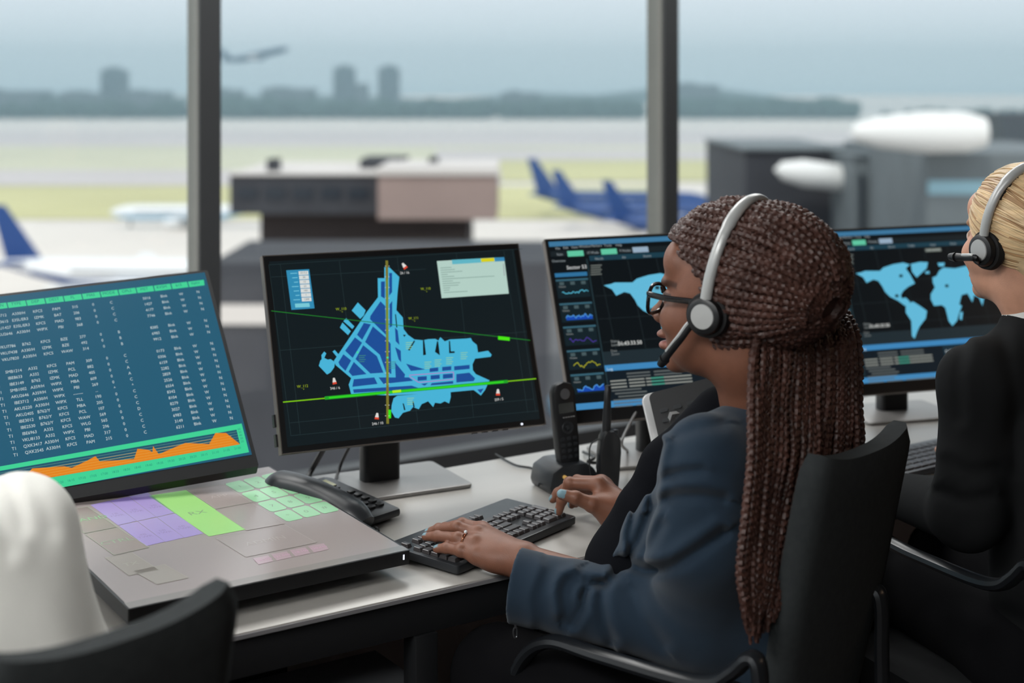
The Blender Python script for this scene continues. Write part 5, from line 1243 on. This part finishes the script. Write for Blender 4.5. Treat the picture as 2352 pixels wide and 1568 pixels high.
def resample(P, step):
    P = catmull(P, 6); o = [P[0]]; acc = 0
    for a, b in zip(P[:-1], P[1:]):
        L = (b - a).length; d = step - acc
        while d <= L and L > 0: o.append(a.lerp(b, d / L)); d += step
        acc = L - (d - step)
    return o
rr = random.Random(3)
pole = Vector((-.86, .25, -.30)).normalized()                   # gathering point, back of the head towards the near side
e1 = pole.cross(Vector((0, 1, 0))).normalized(); e2 = pole.cross(e1)
sb = BM(); NB_ = 64
for i in range(NB_):
    ph_ = 2 * math.pi * i / NB_ + rr.uniform(-.02, .02); P = []
    for k in range(18):
        th = R(10 + k * 9.6); v = pole * math.cos(th) + (e1 * math.cos(ph_) + e2 * math.sin(ph_)) * math.sin(th)
        f, l, u = v.x * HA[0], v.y * HA[1], v.z * HA[2]
        sp_ = hsurf(f, l, u, rr.uniform(-.001, .0025)); hf, hl_, hu = hlocal(sp_)
        if hf > hline(hu) + .003 and k > 3:
            if len(P) > 3: P.append(P[-1].lerp(sp_, .4))
            break
        if hu < -.055 and k > 3: break
        P.append(sp_)
    if len(P) > 3: braid_bm(sb, resample(P, .0024), .0062, rr.uniform(.0095, .0125), 8)
link('scalp_braid', sb, M_hair, HAIR)
# second layer of small crown knots for a bumpier outline
sb = BM()
for i in range(46):
    ph_ = 2 * math.pi * i / 46 + .05; P = []
    for k in range(13):
        th = R(24 + k * 9.5 + rr.uniform(-2, 2)); v = pole * math.cos(th) + (e1 * math.cos(ph_ + .03 * k) + e2 * math.sin(ph_ + .03 * k)) * math.sin(th)
        sp_ = hsurf(v.x * HA[0], v.y * HA[1], v.z * HA[2], .005 + rr.uniform(-.002, .002)); hf, hl_, hu = hlocal(sp_)
        if hf > hline(hu) - .004 or hu < -.03: break
        P.append(sp_)
    if len(P) > 3: braid_bm(sb, resample(P, .0026), .0060, rr.uniform(.0095, .0125), 8)
link('crown_braid', sb, M_hair, HAIR)
# hanging braids: rows are measured across the picture, depths across the back
NH = 92
for i in range(NH):
    s = (i + .5) / NH; s = min(1, max(0, s + rr.uniform(-.01, .01))); lay = i % 3; dz = (-.022, .0, .024)[lay] * (.6 + .4 * s)
    top = (1742 + 178 * s, 770 - 78 * s, 2.062 + .20 * s)
    q1 = (1725 + 240 * s ** .9, 830 - 70 * s * (1 - .2 * s), 2.04 + .17 * s)
    q2 = (1724 + 250 * s, 930, 2.015 + .17 * s)
    if s < .60:
        v = s / .60
        q3 = (1722 + 150 * v, 1050, 1.990 + .10 * v); q4 = (1712 + 122 * v, 1190, 1.975 + .09 * v); q5 = (1704 + 112 * v, 1320, 1.97 + .08 * v)
        e = rr.uniform(.1, 1); q6 = (1716 + 66 * v, 1400 + 90 * e * (1 - abs(v - .3)), 1.968 + .06 * v)
        pts = [top, q1, q2, q3, q4, q5, q6]
    else:
        v = (s - .60) / .40
        q3 = (1862 + 112 * v, 1030, 2.09 + .10 * v); q4 = (1862 + 80 * v, 1150, 2.10 + .10 * v); q5 = (1850 + 60 * v, 1260, 2.10 + .09 * v)
        pts = [top, q1, q2, q3, q4, q5]
    P = [W(a + rr.uniform(-6, 6), b_ + rr.uniform(-4, 4), d + dz) for a, b_, d in pts]
    P = [HW.p(-.10 - .05 * s, .075 - .06 * s, .01 + .0 * s)] + P
    bb = BM(); braid_bm(bb, resample(P, .0030), .0056 + rr.uniform(-.0005, .0008), .0105, 8); link('braid', bb, M_hair, HAIR)
bb = BM()                                                        # hair tie
bb = BM(); c0_ = W(1925, 705, 2.19)
for k in range(3): tube(bb, [W(1912 + 4 * k, 690 + 5 * k, 2.12), W(1930 + 2 * k, 700 + 6 * k, 2.15), W(1938, 712 + 4 * k, 2.20)], .004, n=8)
link('hair_tie', bb, M_hair, HAIR)
# ---- eyeglasses
M_fr = mat('glasses_frame_black', (16, 16, 18), rough=.18, spec=.6)
gl = thing('eyeglasses', HW.p(.10, 0, .005), 'thick black-rimmed eyeglasses worn by the woman with braids', 'eyeglasses')
for s in (1, -1):
    pts = []; gu = .003
    for k in range(25):
        a = 2 * math.pi * k / 24; ca, sa = math.cos(a), math.sin(a); w_ = .0265; h_ = .0225 - (.002 if sa < 0 else 0)
        x = math.copysign(abs(ca) ** .75, ca) * w_; y = math.copysign(abs(sa) ** .75, sa) * h_
        pts.append(HW.p(.106 - .004 * abs(x) / .03 - .10 * max(0, (x)) * .10 - y * .08, s * (.0325 + x), gu + y))
    b = BM(); tube(b, pts, .0030, n=8, sm=1); link('rim', b, M_fr, gl)
    b = BM(); vs = [b.verts.new(p) for p in pts[:-1]]; b.faces.new(vs); link('lens', b, glass_mat('spectacle_lens', (250, 250, 248), .10), gl, smooth=False)
    b = BM(); tube(b, [HW.p(.103, s * .059, .014), HW.p(.094, s * .0690, .015), HW.p(.06, s * .0755, .013), HW.p(.0, s * .080, .012), HW.p(-.02, s * .080, .000)], .0046, n=8, flat=(HW.L, .45)); link('temple', b, M_fr, gl)
b = BM(); tube(b, [HW.p(.105, -.007, .010), HW.p(.1105, 0, .0165), HW.p(.105, .007, .010)], .0022, n=8); link('bridge', b, M_fr, gl)
# ---- ring
M_gold = mat('rose_gold', (214, 150, 116), rough=.22, metal=1.0)
rg = thing('ring', L3[1], 'rose gold ring with a clear stone on the near hand', 'ring')
rc = L3[0].lerp(L3[1], .62); ax = (L3[1] - L3[0]).normalized(); u1 = (UP - ax * UP.dot(ax)).normalized(); u2 = ax.cross(u1)
b = BM()
for k in (-1, 1): tube(b, [rc + ax * (.0016 * k * math.sin(a * 3)) + (u1 * math.cos(a) + u2 * math.sin(a)) * .0112 for a in [2 * math.pi * j / 36 for j in range(37)]], .0009, n=6, sm=1)
link('band', b, M_gold, rg)
b = BM(); bmesh.ops.create_icosphere(b, subdivisions=1, radius=.0034, matrix=Matrix.Translation(rc + u1 * .0138)); link('stone', b, mat('ring_stone', (235, 238, 240), rough=.05, spec=1, ior=2.4), rg, smooth=False)
# ---- headset
def headset(H, label, mic_pts, over=.150, rise=None, band_r=.0085, side=1, cupoff=.088, pad_r=.034):
    t = thing('headset', H.p(0, 0, .12), label, 'headset')
    M_hs = mat('headset_silver', (172, 173, 172), rough=.32, metal=.2); M_hb = mat('headset_black', (22, 23, 25), rough=.4); M_pad = mat('ear_pad', (14, 14, 15), rough=.75)
    for s in (1, -1):
        c = H.p(-.006, s * cupoff, -.002); ax_ = (H.L * s).normalized()
        b = BM(); q = Vector((0, 0, 1)).rotation_difference(ax_).to_matrix().to_4x4(); q.translation = c
        lathe(b, [(.020, -.020), (pad_r - .004, -.018), (pad_r, -.010), (pad_r - .002, -.001), (.024, .001)], q, n=32); link('ear_cushion', b, M_pad, t)
        b = BM(); q2 = q.copy(); lathe(b, [(.0265, -.003), (.0275, .004), (.0255, .0105), (.0215, .0125), (.001, .0125)], q2 @ Matrix.Translation((0, 0, 0)), n=36); link('ear_cup', b, M_hb, t)
        b = BM(); lathe(b, [(.0185, .0120), (.0175, .0142), (.001, .0150)], q2, n=32); link('ear_cap', b, M_hs, t)
    band = []
    for k in range(17):
        a = math.pi * k / 16; ca, sa = math.cos(a), math.sin(a)
        band.append(H.p(-.006 - .030 * sa, ca * (cupoff + .004 + .016 * sa), .012 + over * sa ** .9))
    b = BM(); tube(b, band, lambda t_: .0075 if .25 < t_ < .75 else .0065, n=14, sm=3, flat=(H.F, 1.35)); link('headband', b, M_hs, t)
    inner = [H.p(-.006 - .030 * math.sin(a), math.cos(a) * (cupoff + .016 * math.sin(a) - .001), .012 + (over - .0065) * math.sin(a) ** .9) for a in [math.pi * (3 + k) / 16 for k in range(11)]]
    b = BM(); tube(b, inner, .0062, n=10, sm=2, flat=(H.F, 1.3)); link('headband_pad', b, M_hb, t)
    b = BM(); tube(b, mic_pts, [.0062] * (len(mic_pts) - 1) + [.0072], n=12, flat=(H.L, .7)); link('microphone_boom', b, M_hb, t)
    b = BM(); tube(b, [p + (UP * .0035 + H.F * .002 + H.L * .0015) for p in mic_pts[:-1]], .0030, n=8); link('boom_trim', b, M_hs, t)
    b = BM(); e_ = mic_pts[-1]; d_ = (mic_pts[-1] - mic_pts[-2]).normalized(); cyl(b, e_ - d_ * .004, e_ + d_ * .010, .0082, .0060, n=16); link('microphone', b, M_hb, t)
    return t
earW = HW.p(-.006, .100, -.002)
headset(HW, 'silver and black headset worn over the long dark braids', [HW.p(.002, .096, -.018), W(1588, 745, 2.075), W(1562, 778, 2.085), W(1535, 812, 2.105), W(1524, 828, 2.115)], over=.145, cupoff=.094)
# ---------------------------------------------------------------- chairs
M_fab = mat('chair_fabric', (50, 53, 54), rough=.92, spec=.15, noise=.10, nscale=90, bump=.3, bscale=700)
M_chr = mat('chair_plastic', (26, 28, 31), rough=.28, spec=.5)
def chair(loc, fx, fy, zo, label):
    F = cw(fx, fy); t = thing('office_chair', Vector((loc.x, loc.y, 0)), label, 'chair'); t.rotation_euler = (0, 0, math.atan2(F.y, F.x))
    nz_, ny_ = 22, 18; b = BM(); front = []; back = []
    for i in range(nz_ + 1):
        v = i / nz_; rowf = []; rowb = []
        for j in range(ny_ + 1):
            u_ = -1 + 2 * j / ny_; zt = .994 + .018 * abs(u_) ** 3; z = .50 + (zt - .50) * v
            hw = (.150 if v > .55 else .150 - .03 * ((.55 - v) / .55)) * (1 - .12 * max(0, (v - .93) / .07) ** 2)
            y = u_ * hw; x = -.004 - .205 * (z - .52) + .012 * u_ * u_; ed = min(1, (1 - abs(u_)) * 6, (1 - v) * 12 + .25); th = .010 + .013 * math.sqrt(max(0, ed))
            rowf.append(b.verts.new((x + th, y, z + zo))); rowb.append(b.verts.new((x - th, y, z + zo)))
        front.append(rowf); back.append(rowb)
    for g_, fl in ((front, 0), (back, 1)):
        for i in range(nz_):
            for j in range(ny_):
                q = (g_[i][j], g_[i][j + 1], g_[i + 1][j + 1], g_[i + 1][j]); b.faces.new(q[::-1] if fl else q)
    for i in range(nz_):
        for j in (0, ny_): b.faces.new((front[i][j], back[i][j], back[i + 1][j], front[i + 1][j]))
    for j in range(ny_):
        for i in (0, nz_): b.faces.new((front[i][j], front[i][j + 1], back[i][j + 1], back[i][j]))
    link('backrest', b, M_fab, t, world=False, auto=60)
    b = BM(); prism(b, rrect(.44, .42, .09, cx=.20, cy=.05), .42 + zo, .475 + zo, bev=.015); link('seat', b, mat('seat_fabric', (26, 27, 28), rough=.95, spec=.1, noise=.1, nscale=80), t, world=False)
    b = BM(); tube(b, [(-.03, .05, .52 + zo), (-.04, .05, .44 + zo), (.05, .05, .40 + zo), (.18, .05, .40 + zo)], .022, n=10, flat=(Vector((0, 1, 0)), 2.2)); link('back_bracket', b, M_chr, t, world=False)
    for y, nm in ((.247, 0), (-.105, 1)):
        b = BM(); tube(b, [(.385, y - .03, .50 + zo), (.375, y, .57 + zo), (.345, y, .645 + zo), (.29, y, .685 + zo), (.20, y, .688 + zo), (.06, y, .692 + zo), (.000, y, .703 + zo), (-.035, y, .728 + zo), (-.060, y, .752 + zo), (-.074, y, .742 + zo), (-.076, y, .68 + zo), (-.07, y, .52 + zo), (-.02, y * .8, .43 + zo)], .0105, n=10, flat=(Vector((0, 1, 0)), 1.5)); link('armrest', b, M_chr, t, world=False)
    b = BM(); cyl(b, (.20, .05, .12), (.20, .05, .42 + zo), .025); link('gas_column', b, M_chr, t, world=False)
    for k in range(5):
        a = 2 * math.pi * k / 5 + .3; e = Vector((.20 + .28 * math.cos(a), .05 + .28 * math.sin(a), .085))
        b = BM(); bar(b, (.20, .05, .115), e, .035, .03); lg = link('leg', b, M_chr, t, world=False)
        b = BM(); n_ = Vector((-math.sin(a), math.cos(a), 0)); c = Vector((e.x, e.y, .030)); cyl(b, c - n_ * .018, c + n_ * .018, .029, n=16); link('caster', b, M_chr, lg, world=False)
    return t
chair(cw(.441, 2.154), -.75, .66, 0, 'black fabric office chair holding the woman with braids')
chair(cw(-.458, 1.442), -.75, .66, 0, 'black office chair at bottom left behind the white shirt')
chair(cw(.987, 2.31), -.39, .92, .05, 'black office chair behind the blonde woman, mostly its armrest in view')

# ---------------------------------------------------------------- blonde woman
HB = Head(cw(.862, 2.412, 1.258), -.43, .90, pitch=R(3), k=.97)
NB2 = cw(.885, 2.395, 1.135)
BLONDE = thing('person', cw(.92, 2.42, 0), 'seated blonde person in black blazer seen from behind at the right edge', 'person')
hm = nets(sdf(head_ops(HB, NB2, .050, False)), *bounds([HB.p(.13, -.09, .14), HB.p(-.13, .09, -.13), HB.p(.13, .09, -.13), HB.p(-.13, -.09, .14), NB2], .03), .0028)
S2L, S2R = cw(.756, 2.322, 1.046), cw(1.06, 2.45, 1.055); E2L = W(2222, 1180, 2.34); W2L = W(2075, 1140, 2.60); E2R = cw(1.15, 2.60, .80); W2R = cw(.98, 2.86, .785)
bf = sdf([('u', 0, cap(NB2 + UP * -.03, cw(.92, 2.40, .92), .05, .09)), ('u', .04, cap(cw(.92, 2.40, .92), cw(.95, 2.42, .60), .09, .11)), ('u', .01, cap(NB2 - UP * .09, S2L - UP * .02, .022, .024)), ('u', .01, cap(NB2 - UP * .09, S2R - UP * .02, .022, .024)),
          ('u', .01, cap(S2L - UP * .02, E2L, .024, .026)), ('u', .01, cap(E2L, W2L, .026, .025)), ('u', .01, cap(S2R - UP * .02, E2R, .024, .026)), ('u', .01, cap(E2R, W2R, .026, .025)),
          ('u', .03, cap(cw(.87, 2.42, .56), cw(.70, 2.82, .58), .08, .055)), ('u', .03, cap(cw(1.02, 2.48, .56), cw(.88, 2.88, .58), .08, .055)), ('u', .02, cap(cw(.70, 2.82, .58), cw(.71, 2.84, .08), .05, .035)), ('u', .02, cap(cw(.88, 2.88, .58), cw(.88, 2.9, .08), .05, .035))])
hands = []
for w_, e_, sg_ in ((W2L, E2L, 1), (W2R, E2R, -1)):
    d_ = (w_ - e_); d_.z = 0; d_.normalize(); sd = Vector((-d_.y, d_.x, 0)); o_ = [('u', 0, cap(w_ - d_ * .05, w_, .026, .026))]
    for k in range(4):
        m_ = w_ + d_ * .075 + sd * (.024 - .016 * k); o_.append(('u', .014, cap(w_ + d_ * .01, m_, .018, .012))); f1 = m_ + d_ * .035 + UP * .004; f2_ = f1 + d_ * (.03 - .004 * abs(k - 1.5)) - UP * .014
        o_ += finger_ops([m_, f1, f2_], [.0095, .0085, .007])
    tb = w_ + d_ * .03 - sd * sg_ * .025; o_ += finger_ops([w_ + d_ * .01 - sd * sg_ * .01, tb, tb + d_ * .035 - sd * sg_ * .012 - UP * .006], [.014, .011, .008])
    hands.append(nets(sdf(o_), *bounds([w_ - d_ * .05, w_ + d_ * .15], .06), .003))
np_mesh('body', [nets(bf, *bounds([NB2, S2L, S2R, E2L, W2L, E2R, W2R, cw(.70, 2.82, .05), cw(.88, 2.9, .05), cw(1.1, 2.4, .5)], .12), .014), hm] + hands, M_skin, BLONDE, skin_color(HB, (188, 140, 116), (186, 116, 104), (130, 98, 70)))
M_blz = mat('blazer_black', (28, 29, 30), rough=.9, spec=.12, noise=.08, nscale=25)
jb = [('u', 0, ell(cw(.915, 2.40, .96), (.09, .155, .14), [list(cw(-.45, .89)), list(cw(-.89, -.45)), [0, 0, 1]])), ('u', .05, cap(cw(.92, 2.39, .90), cw(.95, 2.41, .58), .115, .135)),
      ('u', .04, cap(S2L + cw(.02, .01, 0), S2R - cw(.02, .01, 0), .050)), ('u', .05, cap(S2L + cw(.0, .0, 0), NB2 - UP * .035, .044, .052)), ('u', .04, cap(NB2 - UP * .05, NB2 - UP * .015 + cw(.008, -.004, 0), .070, .060)), ('u', .04, cap(S2L, E2L, .053, .055)), ('u', .03, cap(E2L, W2L, .055, .042)),
      ('u', .04, cap(S2R, E2R, .058, .056)), ('u', .03, cap(E2R, W2R, .055, .042))]
jb += [('s', .006, cap(NB2 + UP * .10, NB2 + UP * -.03, .060, .050))]
_bf, _bg = sdf(jb), folds([([(2165, 1130), (2210, 1150), (2270, 1140)], .006, 14), ([(2215, 790), (2200, 860), (2205, 960)], .005, 14), ([(2300, 760), (2330, 900), (2340, 1080)], .004, 18), ([(2180, 1060), (2230, 1085), (2290, 1075)], .004, 14)], 2.6)
np_mesh('blazer', [nets(lambda P: _bf(P) + _bg(P), *bounds([S2L, S2R, E2L, W2L, E2R, W2R, cw(.95, 2.41, .5), NB2], .13), .007)], M_blz, BLONDE)
M_wcol = mat('collar_white', (205, 204, 200), rough=.8, noise=.03)
cl = [('u', 0, cap(NB2 - UP * .01 + cw(.005, -.004, 0), NB2 + UP * .022 + cw(0, 0, 0), .064, .0585)), ('s', .002, cap(NB2 - UP * .10, NB2 + UP * .12, .056, .052)), ('s', .002, half(NB2 + UP * .024, (0, 0, -1)))]
cl = cl[:2] + [('s', .001, lambda P: A(NB2)[2] + .030 + ((P - A(NB2)) @ A(HB.F)) * .45 * -1 * 0 - P[:, 2])]
np_mesh('shirt_collar', [nets(sdf(cl), *bounds([NB2], .12), .003)], M_wcol, BLONDE)
np_mesh('trousers', [nets(sdf([('u', 0, cap(cw(.90, 2.40, .56), cw(1.0, 2.44, .56), .12)), ('u', .05, cap(cw(.87, 2.42, .56), cw(.70, 2.82, .58), .09, .07)), ('u', .05, cap(cw(1.02, 2.48, .56), cw(.88, 2.88, .58), .09, .07)), ('u', .04, cap(cw(.70, 2.82, .58), cw(.71, 2.84, .12), .068, .05)), ('u', .04, cap(cw(.88, 2.88, .58), cw(.88, 2.9, .12), .068, .05))]), *bounds([cw(.87, 2.4, .5), cw(1.05, 2.4, .5), cw(.70, 2.84, .1), cw(.88, 2.9, .1), cw(.9, 2.4, .6)], .13), .014)], M_trous, BLONDE)
for a in (cw(.71, 2.84, 0), cw(.88, 2.90, 0)):
    f_ = cw(-.4, .9); np_mesh('shoe', [nets(sdf([('u', 0, cap(a + UP * .045, a + f_ * .15 + UP * .032, .044, .034)), ('u', .02, cap(a + UP * .05, a + UP * .13, .044, .046))]), *bounds([a, a + f_ * .15, a + UP * .13], .06), .008)], M_blackc, BLONDE)
M_bh = mat('blonde_hair', (206, 178, 138), rough=.42, spec=.6, noise=.25, nscale=20, stretch=(1, 1, 5)); M_bh2 = mat('blonde_hair_dark', (164, 128, 90), rough=.45, spec=.6, noise=.2, nscale=30)
HC2 = HB.p(-.020, 0, .046); HA2 = (.108, .083, .098)
hb = [('u', 0, ell(HC2, HA2, HB.R)), ('u', .02, HB.e((-.075, 0, -.015), (.045, .055, .05))), ('s', .012, HB.e((.120, 0, -.005), (.070, .11, .078))), ('s', .008, HB.e((.035, .085, -.055), (.062, .05, .058))), ('s', .008, HB.e((.035, -.085, -.055), (.062, .05, .058))), ('u', .02, HB.e((-.125, 0, -.01), (.032, .036, .034)))]
hbm = np_mesh('hair', [nets(sdf(hb), *bounds([HC2, HB.p(-.14, 0, 0)], .11), .0035)], M_bh, BLONDE)
pole2 = Vector((-.95, 0, -.32)).normalized(); g1 = pole2.cross(Vector((0, 1, 0))).normalized(); g2 = pole2.cross(g1); rr2 = random.Random(9)
sA, sB = BM(), BM()
for i in range(190):
    ph_ = 2 * math.pi * i / 190; P = []; off = rr2.uniform(-.0006, .0012); wv = rr2.uniform(0, 6)
    for k in range(16):
        th = R(10 + k * 8.6); v = pole2 * math.cos(th) + (g1 * math.cos(ph_ + .03 * math.sin(k * .5 + wv)) + g2 * math.sin(ph_ + .03 * math.sin(k * .5 + wv))) * math.sin(th)
        f, l, u = v.x * HA2[0], v.y * HA2[1], v.z * HA2[2]; pf = f - .020; pu = u + .046
        q = math.sqrt(((pf - .120) / .070) ** 2 + (l / .11) ** 2 + ((pu + .005) / .078) ** 2)
        if q < 1.02: break
        if pf > -.015 and pu < -.004: break
        if pu < -.05: break
        vv = Vector((v.x, v.y, v.z)); P.append(HC2 + HB.F * (vv.x * (HA2[0] + off)) + HB.L * (vv.y * (HA2[1] + off)) + HB.U * (vv.z * (HA2[2] + off)))
    if len(P) > 3: tube(sA if rr2.random() < .78 else sB, P, .0019, n=6, sm=3)
link('hair_strands', sA, M_bh, hbm); link('hair_lowlights', sB, M_bh2, hbm)
headset(HB, 'silver and black headset worn over the smooth blonde hair', [HB.p(.000, .094, -.022), W(2240, 592, 2.345), W(2214, 591, 2.37), W(2192, 590, 2.39)], over=.136, cupoff=.088)

# ---------------------------------------------------------------- person in the white shirt, bottom left
M_wsh = mat('shirt_white', (240, 240, 234), rough=.85, spec=.2, noise=.03, nscale=12)
MAN = thing('person', cw(-.66, 1.60, 0), 'person in white shirt, only a blurred shoulder and back at bottom left', 'person')
N3 = cw(-.725, 1.665, 1.01); S3R, S3L = W(40, 1225, 1.79), cw(-.83, 1.54, .97); E3R, E3L = W(135, 1560, 1.77), cw(-.93, 1.68, .76); W3R, W3L = cw(-.77, 1.98, .80), cw(-1.02, 1.92, .80)
H3 = Head(cw(-.785, 1.735, 1.19), -.70, .71, pitch=R(8)); 
hm3 = nets(sdf(head_ops(H3, N3, .055, False)), *bounds([H3.p(.13, -.09, .14), H3.p(-.13, .09, -.13), H3.p(.13, .09, -.13), H3.p(-.13, -.09, .14), N3], .03), .004)
bf3 = sdf([('u', 0, cap(N3 - UP * .03, cw(-.66, 1.60, .85), .05, .09)), ('u', .04, cap(cw(-.66, 1.60, .85), cw(-.58, 1.53, .58), .09, .11)), ('u', .01, cap(N3 - UP * .06, S3R - UP * .02, .022, .024)), ('u', .01, cap(N3 - UP * .06, S3L - UP * .02, .022, .024)),
           ('u', .01, cap(S3R - UP * .02, E3R, .024, .026)), ('u', .01, cap(E3R, W3R, .026, .025)), ('u', .01, cap(S3L - UP * .02, E3L, .024, .026)), ('u', .01, cap(E3L, W3L, .026, .025)),
           ('u', .03, cap(cw(-.62, 1.50, .55), cw(-.97, 1.80, .58), .08, .055)), ('u', .03, cap(cw(-.52, 1.60, .55), cw(-.85, 1.93, .58), .08, .055)), ('u', .02, cap(cw(-.97, 1.80, .58), cw(-.96, 1.82, .08), .05, .035)), ('u', .02, cap(cw(-.85, 1.93, .58), cw(-.85, 1.94, .08), .05, .035))])
h3 = []
for w_, e_, sg_ in ((W3L, E3L, 1), (W3R, E3R, -1)):
    d_ = (w_ - e_); d_.z = 0; d_.normalize(); sd = Vector((-d_.y, d_.x, 0)); o_ = [('u', 0, cap(w_ - d_ * .05, w_, .026, .026))]
    for k in range(4):
        m_ = w_ + d_ * .075 + sd * (.024 - .016 * k); o_.append(('u', .014, cap(w_ + d_ * .01, m_, .018, .012))); f1 = m_ + d_ * .035 + UP * .004; f2_ = f1 + d_ * .028 - UP * .014
        o_ += finger_ops([m_, f1, f2_], [.0095, .0085, .007])
    tb = w_ + d_ * .03 - sd * sg_ * .025; o_ += finger_ops([w_ + d_ * .01 - sd * sg_ * .01, tb, tb + d_ * .035 - sd * sg_ * .012 - UP * .006], [.014, .011, .008])
    h3.append(nets(sdf(o_), *bounds([w_ - d_ * .05, w_ + d_ * .15], .06), .004))
np_mesh('body', [nets(bf3, *bounds([N3, S3L, S3R, E3R, E3L, W3L, W3R, cw(-.96, 1.82, .05), cw(-.85, 1.94, .05), cw(-.5, 1.5, .5)], .12), .014), hm3] + h3, M_skin, MAN, skin_color(H3, (176, 128, 104), (170, 104, 94), (60, 44, 34)))
np_mesh('hair', [nets(sdf([('u', 0, H3.e((-.022, 0, .050), (.100, .081, .092))), ('s', .01, H3.e((.11, 0, -.01), (.075, .11, .095))), ('s', .01, H3.e((.0, 0, -.09), (.12, .12, .07)))]), *bounds([H3.p(-.02, 0, .05)], .12), .005)], mat('hair_brown', (60, 44, 34), rough=.6, noise=.2, nscale=60), MAN)
js = [('u', 0, ell(cw(-.685, 1.63, .90), (.10, .17, .15), Rb)), ('u', .06, cap(cw(-.66, 1.60, .84), cw(-.58, 1.53, .58), .125, .13)), ('u', .05, cap(S3R, S3L, .058)), ('u', .04, cap(N3 - UP * .05, N3 - UP * .01, .07, .06)),
      ('u', .05, cap(S3R, E3R, .066, .070)), ('u', .03, cap(E3R, W3R, .060, .042)), ('u', .04, cap(S3L, E3L, .06, .058)), ('u', .03, cap(E3L, W3L, .056, .042)), ('u', .05, cap(cw(-.62, 1.72, .90), cw(-.57, 1.64, .80), .075, .08))]
js += crease([W(10, 1150, 1.60), W(70, 1180, 1.60), W(110, 1230, 1.6)], .006, .02) + crease([W(-20, 1200, 1.56), W(40, 1230, 1.56)], .006, .02) + [('s', .006, cap(N3 + UP * .10, N3 - UP * .03, .064, .052))]
_sf = sdf(js); _sg = folds([([(20, 1110), (40, 1160), (50, 1210)], .0025, 18), ([(75, 1112), (100, 1160), (118, 1215)], .002, 20), ([(-40, 1150), (0, 1200), (20, 1260)], .0025, 22)], 2.2)
np_mesh('shirt', [nets(lambda P: _sf(P) + _sg(P), *bounds([S3L, S3R, E3R, E3L, W3L, W3R, cw(-.58, 1.53, .5), N3], .13), .007)], M_wsh, MAN)
np_mesh('trousers', [nets(sdf([('u', 0, cap(cw(-.60, 1.50, .56), cw(-.52, 1.58, .56), .12)), ('u', .05, cap(cw(-.62, 1.50, .56), cw(-.97, 1.80, .58), .09, .07)), ('u', .05, cap(cw(-.52, 1.60, .56), cw(-.85, 1.93, .58), .09, .07)), ('u', .04, cap(cw(-.97, 1.80, .58), cw(-.96, 1.82, .12), .068, .05)), ('u', .04, cap(cw(-.85, 1.93, .58), cw(-.85, 1.94, .12), .068, .05))]), *bounds([cw(-.6, 1.5, .5), cw(-.5, 1.55, .6), cw(-.96, 1.82, .1), cw(-.85, 1.94, .1)], .13), .014)], M_trous, MAN)
for a in (cw(-.96, 1.82, 0), cw(-.85, 1.94, 0)):
    f_ = cw(-.72, .69); np_mesh('shoe', [nets(sdf([('u', 0, cap(a + UP * .045, a + f_ * .15 + UP * .032, .044, .034)), ('u', .02, cap(a + UP * .05, a + UP * .13, .044, .046))]), *bounds([a, a + f_ * .15, a + UP * .13], .06), .008)], M_blackc, MAN)
# ---------------------------------------------------------------- haze over the airfield
HAZE = 1
if HAZE:
    b = BM(); box(b, (0, 750, GZ + 30), (4000, 1200, 59.5), Matrix.Rotation(-YAW, 4, 'Z'))
    m = bpy.data.materials.new('haze'); m.use_nodes = True; nt = m.node_tree; nt.nodes.clear(); o_ = nt.nodes.new('ShaderNodeOutputMaterial'); v_ = nt.nodes.new('ShaderNodeVolumePrincipled')
    v_.inputs['Color'].default_value = (.66, .90, 1.0, 1); v_.inputs['Density'].default_value = .00085; v_.inputs['Anisotropy'].default_value = .2
    nt.links.new(v_.outputs[0], o_.inputs['Volume']); struct('haze', b, m)
